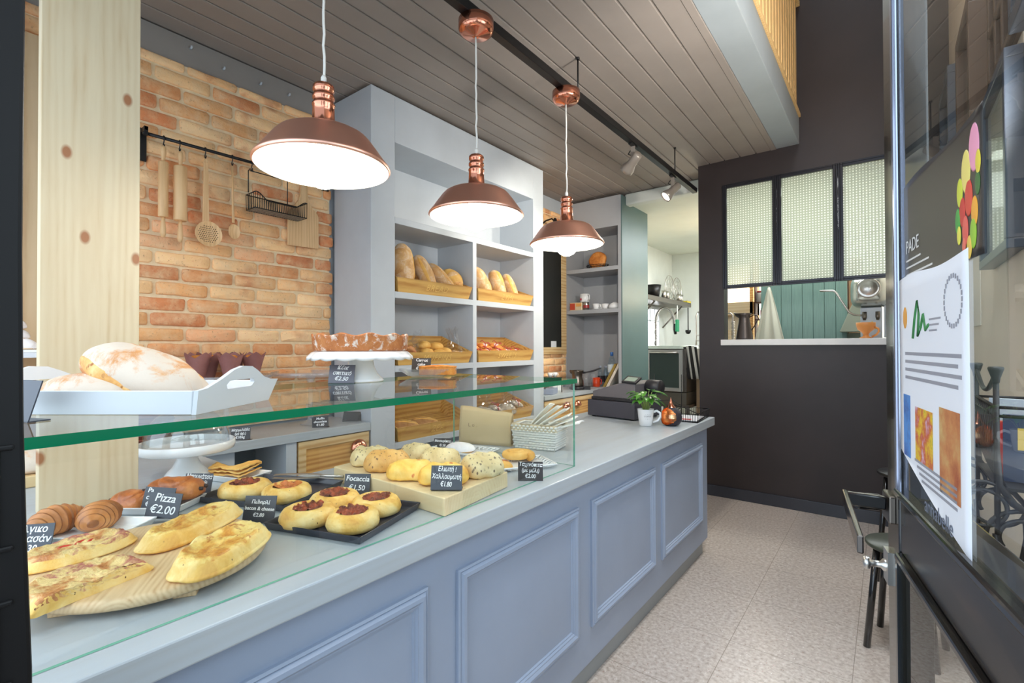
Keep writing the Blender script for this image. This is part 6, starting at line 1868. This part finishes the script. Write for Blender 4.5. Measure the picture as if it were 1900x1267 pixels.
for i, (x, z, c, lab) in enumerate(((-.02, .2125, C(210,200,190), 'pale jar with a red lid on the top board of the small dark shelf'), (.055, .2125, C(170,160,60), 'olive jar on the top board of the small dark shelf'), (.02, .0125, C(180,44,50), 'red tin on the lower board of the small dark shelf'))):
    t = thing('storage_jar', lab, 'jar', (-1.17+x, 6.30, 1.70+z), 0, 'jars on the small dark shelf')
    obj('body', M().lathe([(0,0), (.03,0), (.032,.005), (.032,.10), (.026,.112), (0,.112)], 24), plain('jar_%d' % i, c, .25), t)
    obj('lid', M().lathe([(0,.1125), (.028,.1125), (.028,.132), (0,.132)], 24), plain('jar_lid_%d' % i, C(170,50,40), .4), t)

# kitchen through the doorway
ov = thing('oven', 'steel oven with a dark glass door through the kitchen doorway', 'oven', (-2.45, 6.95, .60))
obj('body', M().box(-.27, .30, -.33, .42, .17, .76), STEEL_DARK, ov, bevel=.006)
obj('base_panel', M().box(-.27, .30, -.34, .42, .0, .165), plain('oven_base', C(120,114,104), .3, .8), ov, bevel=.004)
dr_ = obj('door', M().box(-.255, -.205, -.375, -.335, .18, .75).box(.21, .26, -.375, -.335, .18, .75).box(-.205, .21, -.375, -.335, .70, .75).box(-.205, .21, -.375, -.335, .18, .23), STEEL, ov, bevel=.003)
obj('door_glass', M().box(-.205, .21, -.362, -.345, .23, .70), plain('oven_glass', C(52,66,62), .08, 0, .7), dr_)
obj('door_handle', M().tube([(-.19,-.375,.71), (-.19,-.41,.71), (.19,-.41,.71), (.19,-.375,.71)], .011, 8), STEEL, dr_)
tb = thing('oven_table', 'low steel stand under the oven in the kitchen', 'stand', (-2.45, 6.98, 0))
obj('top', M().box(-.30, .33, -.36, .40, .56, .60), STEEL_DARK, tb)
for x, y in ((-.27,-.33), (.30,-.33), (-.27,.37), (.30,.37)): obj('leg', M().box(x-.02, x+.02, y-.02, y+.02, 0, .56), STEEL_DARK, tb)
t = thing('white_slab', 'white board lying on top of the oven', 'board', (-2.45, 6.95, 1.3605))
obj('board', M().box(-.30, .25, -.40, .35, 0, .045), plain('slab_white', C(214,226,216), .4), t, bevel=.004)
t = thing('apron', 'black and white striped apron hanging beside the oven', 'apron', (-2.095, 6.62, 1.40))
for i in range(5):
    obj('stripe', M().sheet(lambda u, v, i=i: Vector((-.10 + .036*(i+u) + .06*v, .018*math.sin((i+u)*2.2)*(.4+v), -.44*v - .03*(i-2)**2*.1)), 6, 12, .003), plain('apron_dark' if i % 2 == 0 else 'apron_white', C(30,28,28) if i % 2 == 0 else C(206,204,198), .8), t)
wt2 = thing('steel_worktable', 'steel worktable right of the oven in the kitchen', 'table', (-1.98, 7.25, 0))
obj('top', M().box(-.14, .30, -.42, .50, .96, 1.02), plain('worktable_top', C(196,176,146), .3, .5), wt2, bevel=.004)
obj('cupboard', M().box(-.12, .28, -.38, .48, .45, .96), plain('worktable_front', C(176,150,118), .35, .5), wt2)
obj('shelf', M().box(-.12, .28, -.38, .48, .30, .33), STEEL_DARK, wt2)
for x, y in ((-.10,-.36), (.26,-.36), (-.10,.46), (.26,.46)): obj('leg', M().box(x-.018, x+.018, y-.018, y+.018, 0, .45), STEEL_DARK, wt2)
t = thing('green_tray', 'bright green tray on the steel worktable', 'tray', (-1.93, 7.05, 1.0205))
obj('tray', M().box(-.14, .16, -.16, .16, 0, .03), plain('tray_green', C(64,150,96), .5), t, bevel=.004)
rk = thing('cooling_rack', 'tall steel cooling rack of trays at the kitchen doorway edge', 'rack', (-2.20, 8.05, 0))
for x in (-.20, .25):
    obj('upright', M().tube([(x,-.2,0), (x,-.2,1.86), (x+(.03 if x < 0 else -.03),-.2,1.93)], .014, 8), STEEL, rk)
obj('top_bar', M().tube([(-.17,-.2,1.93), (.22,-.2,1.93)], .014, 8), STEEL, rk)
tr_ = mesh_of('tray_edge', M().box(-.19, .24, -.215, .25, 0, .022), STEEL)
for k in range(12): obj('tray', tr_, None, rk, (0, 0, .62+.085*k))
ks = thing('steel_wall_shelf', 'long steel wall shelf of pans high in the kitchen', 'shelf', (-2.86, 7.5, 2.06))
obj('board', M().box(-.17, .20, -1.05, .95, .0, .07), STEEL_DARK, ks, bevel=.004)
for y in (-.6, .6): obj('bracket', M().bar((-.17,y,-.35), (.16,y,0), .02), STEEL_DARK, ks)
t = thing('black_pot', 'black pot at the near end of the steel wall shelf', 'pot', (-2.80, 7.10, 2.1305))
obj('pot', M().lathe([(0,0), (.085,0), (.12,.19), (.112,.19), (.08,.01), (0,.008)], 28), BLACK, t)
for i, y in enumerate((7.86, 8.22)):
    t = thing('wire_sieve', ('nearer', 'farther')[i] + ' round wire sieve standing on the steel wall shelf', 'sieve', (-2.82, y, 2.1305), 0, 'wire sieves on the kitchen shelf')
    m = M()
    for r in (.21, .15, .09): m.tube([(0, r*math.cos(2*PI*k/40), .215+r*math.sin(2*PI*k/40)) for k in range(40)], .007 if r > .2 else .004, 6, closed=True)
    for a in range(0, 180, 30): m.tube([(0,-.21*math.cos(R(a)),.215-.21*math.sin(R(a))), (0,.21*math.cos(R(a)),.215+.21*math.sin(R(a)))], .003, 5)
    obj('wires', m, STEEL, t)
for i, y in enumerate((7.32, 7.46, 8.00, 8.10)):
    t = thing('steel_beaker', ('first', 'second', 'third', 'fourth')[i] + ' steel beaker along the kitchen wall shelf from the near end', 'beaker', (-2.72, y, 2.1305), 0, 'steel beakers')
    obj('beaker', M().lathe([(0,0), (.036,0), (.04,.12), (.037,.12), (.034,.006), (0,.006)], 20), STEEL, t)
t = thing('yellow_board', 'yellow chopping board at the far end of the kitchen wall shelf', 'board', (-2.74, 8.34, 2.1305))
obj('board', M().box(-.08, .08, -.10, .10, 0, .03), plain('board_yellow', C(206,186,60), .5), t)
w2 = bpy.data.objects.new('window_reflection', None); COL.objects.link(w2); w2['kind'] = 'structure'  # glowing panel standing in for a window mirrored in the kitchen tiles
m = M()
for (a, b, c, d) in ((7.12,7.92,1.36,1.40), (7.12,7.92,2.00,2.04), (7.12,7.16,1.40,2.0), (7.88,7.92,1.40,2.0), (7.50,7.53,1.40,2.0), (7.30,7.32,1.4,2.0), (7.70,7.72,1.4,2.0), (7.16,7.88,1.80,1.82)): m.box(-3.05, -3.015, a, b, c, d)
obj('window_frame', m, WHITE_PAINT, w2)
obj('pane', M().box(-3.040, -3.034, 7.15, 7.89, 1.39, 2.01), plain('reflected_glow', C(240,244,244), .2, emit=(.9,.96,1,1), estr=1.6), w2)  # emission plays the bright reflection on the tiled wall
st_ = thing('spray_tap', 'tall chrome spray tap with a coiled hose above the oven', 'tap', (-2.84, 7.30, 1.02))
pts = [(0,0,0), (0,0,.76)] + [(.0, .42-.42*math.cos(PI*k/12), .76+.24*math.sin(PI*k/12)) for k in range(1, 13)]
obj('pipe', M().tube(pts, .012, 8), STEEL_DARK, st_)
hx = []
for i in range(360):
    f = i/360; k = f*13.99; j = min(int(k), len(pts)-2); q = k-j if j < len(pts)-2 else min(1, k-j)
    p = Vector(pts[j])*(1-q) + Vector(pts[j+1])*q
    hx.append(p + Vector((.026*math.cos(i*1.1), .02*math.sin(i*1.1), .0)))
obj('coil', M().tube(hx, .006, 4), STEEL, st_)
obj('spray_head', M().tube([(0,.84,.76), (0,.86,.66), (0,.88,.58)], [.02,.03,.022], 10), BLACK, st_)
t = thing('hanging_brush', 'green brush hanging below the kitchen wall shelf', 'brush', (-2.66, 7.75, 1.63))
obj('bristles', M().box(-.015, .015, -.055, .055, 0, .19), plain('brush_green', C(34,134,90), .6), t, bevel=.006)
obj('handle', M().tube([(0,0,.19), (0,0,.42)], .008, 8), plain('brush_handle', C(226,226,222), .4), t)
t = thing('hanging_ladle', 'black ladle hanging from the far end of the kitchen wall shelf', 'ladle', (-2.68, 8.34, 1.60))
obj('handle', M().tube([(0,0,.06), (0,0,.45)], .009, 8), BLACK, t)
obj('bowl', M().lathe([(0,0), (.03,.01), (.045,.04), (.045,.07), (.04,.07), (0,.02)], 20), BLACK, t)
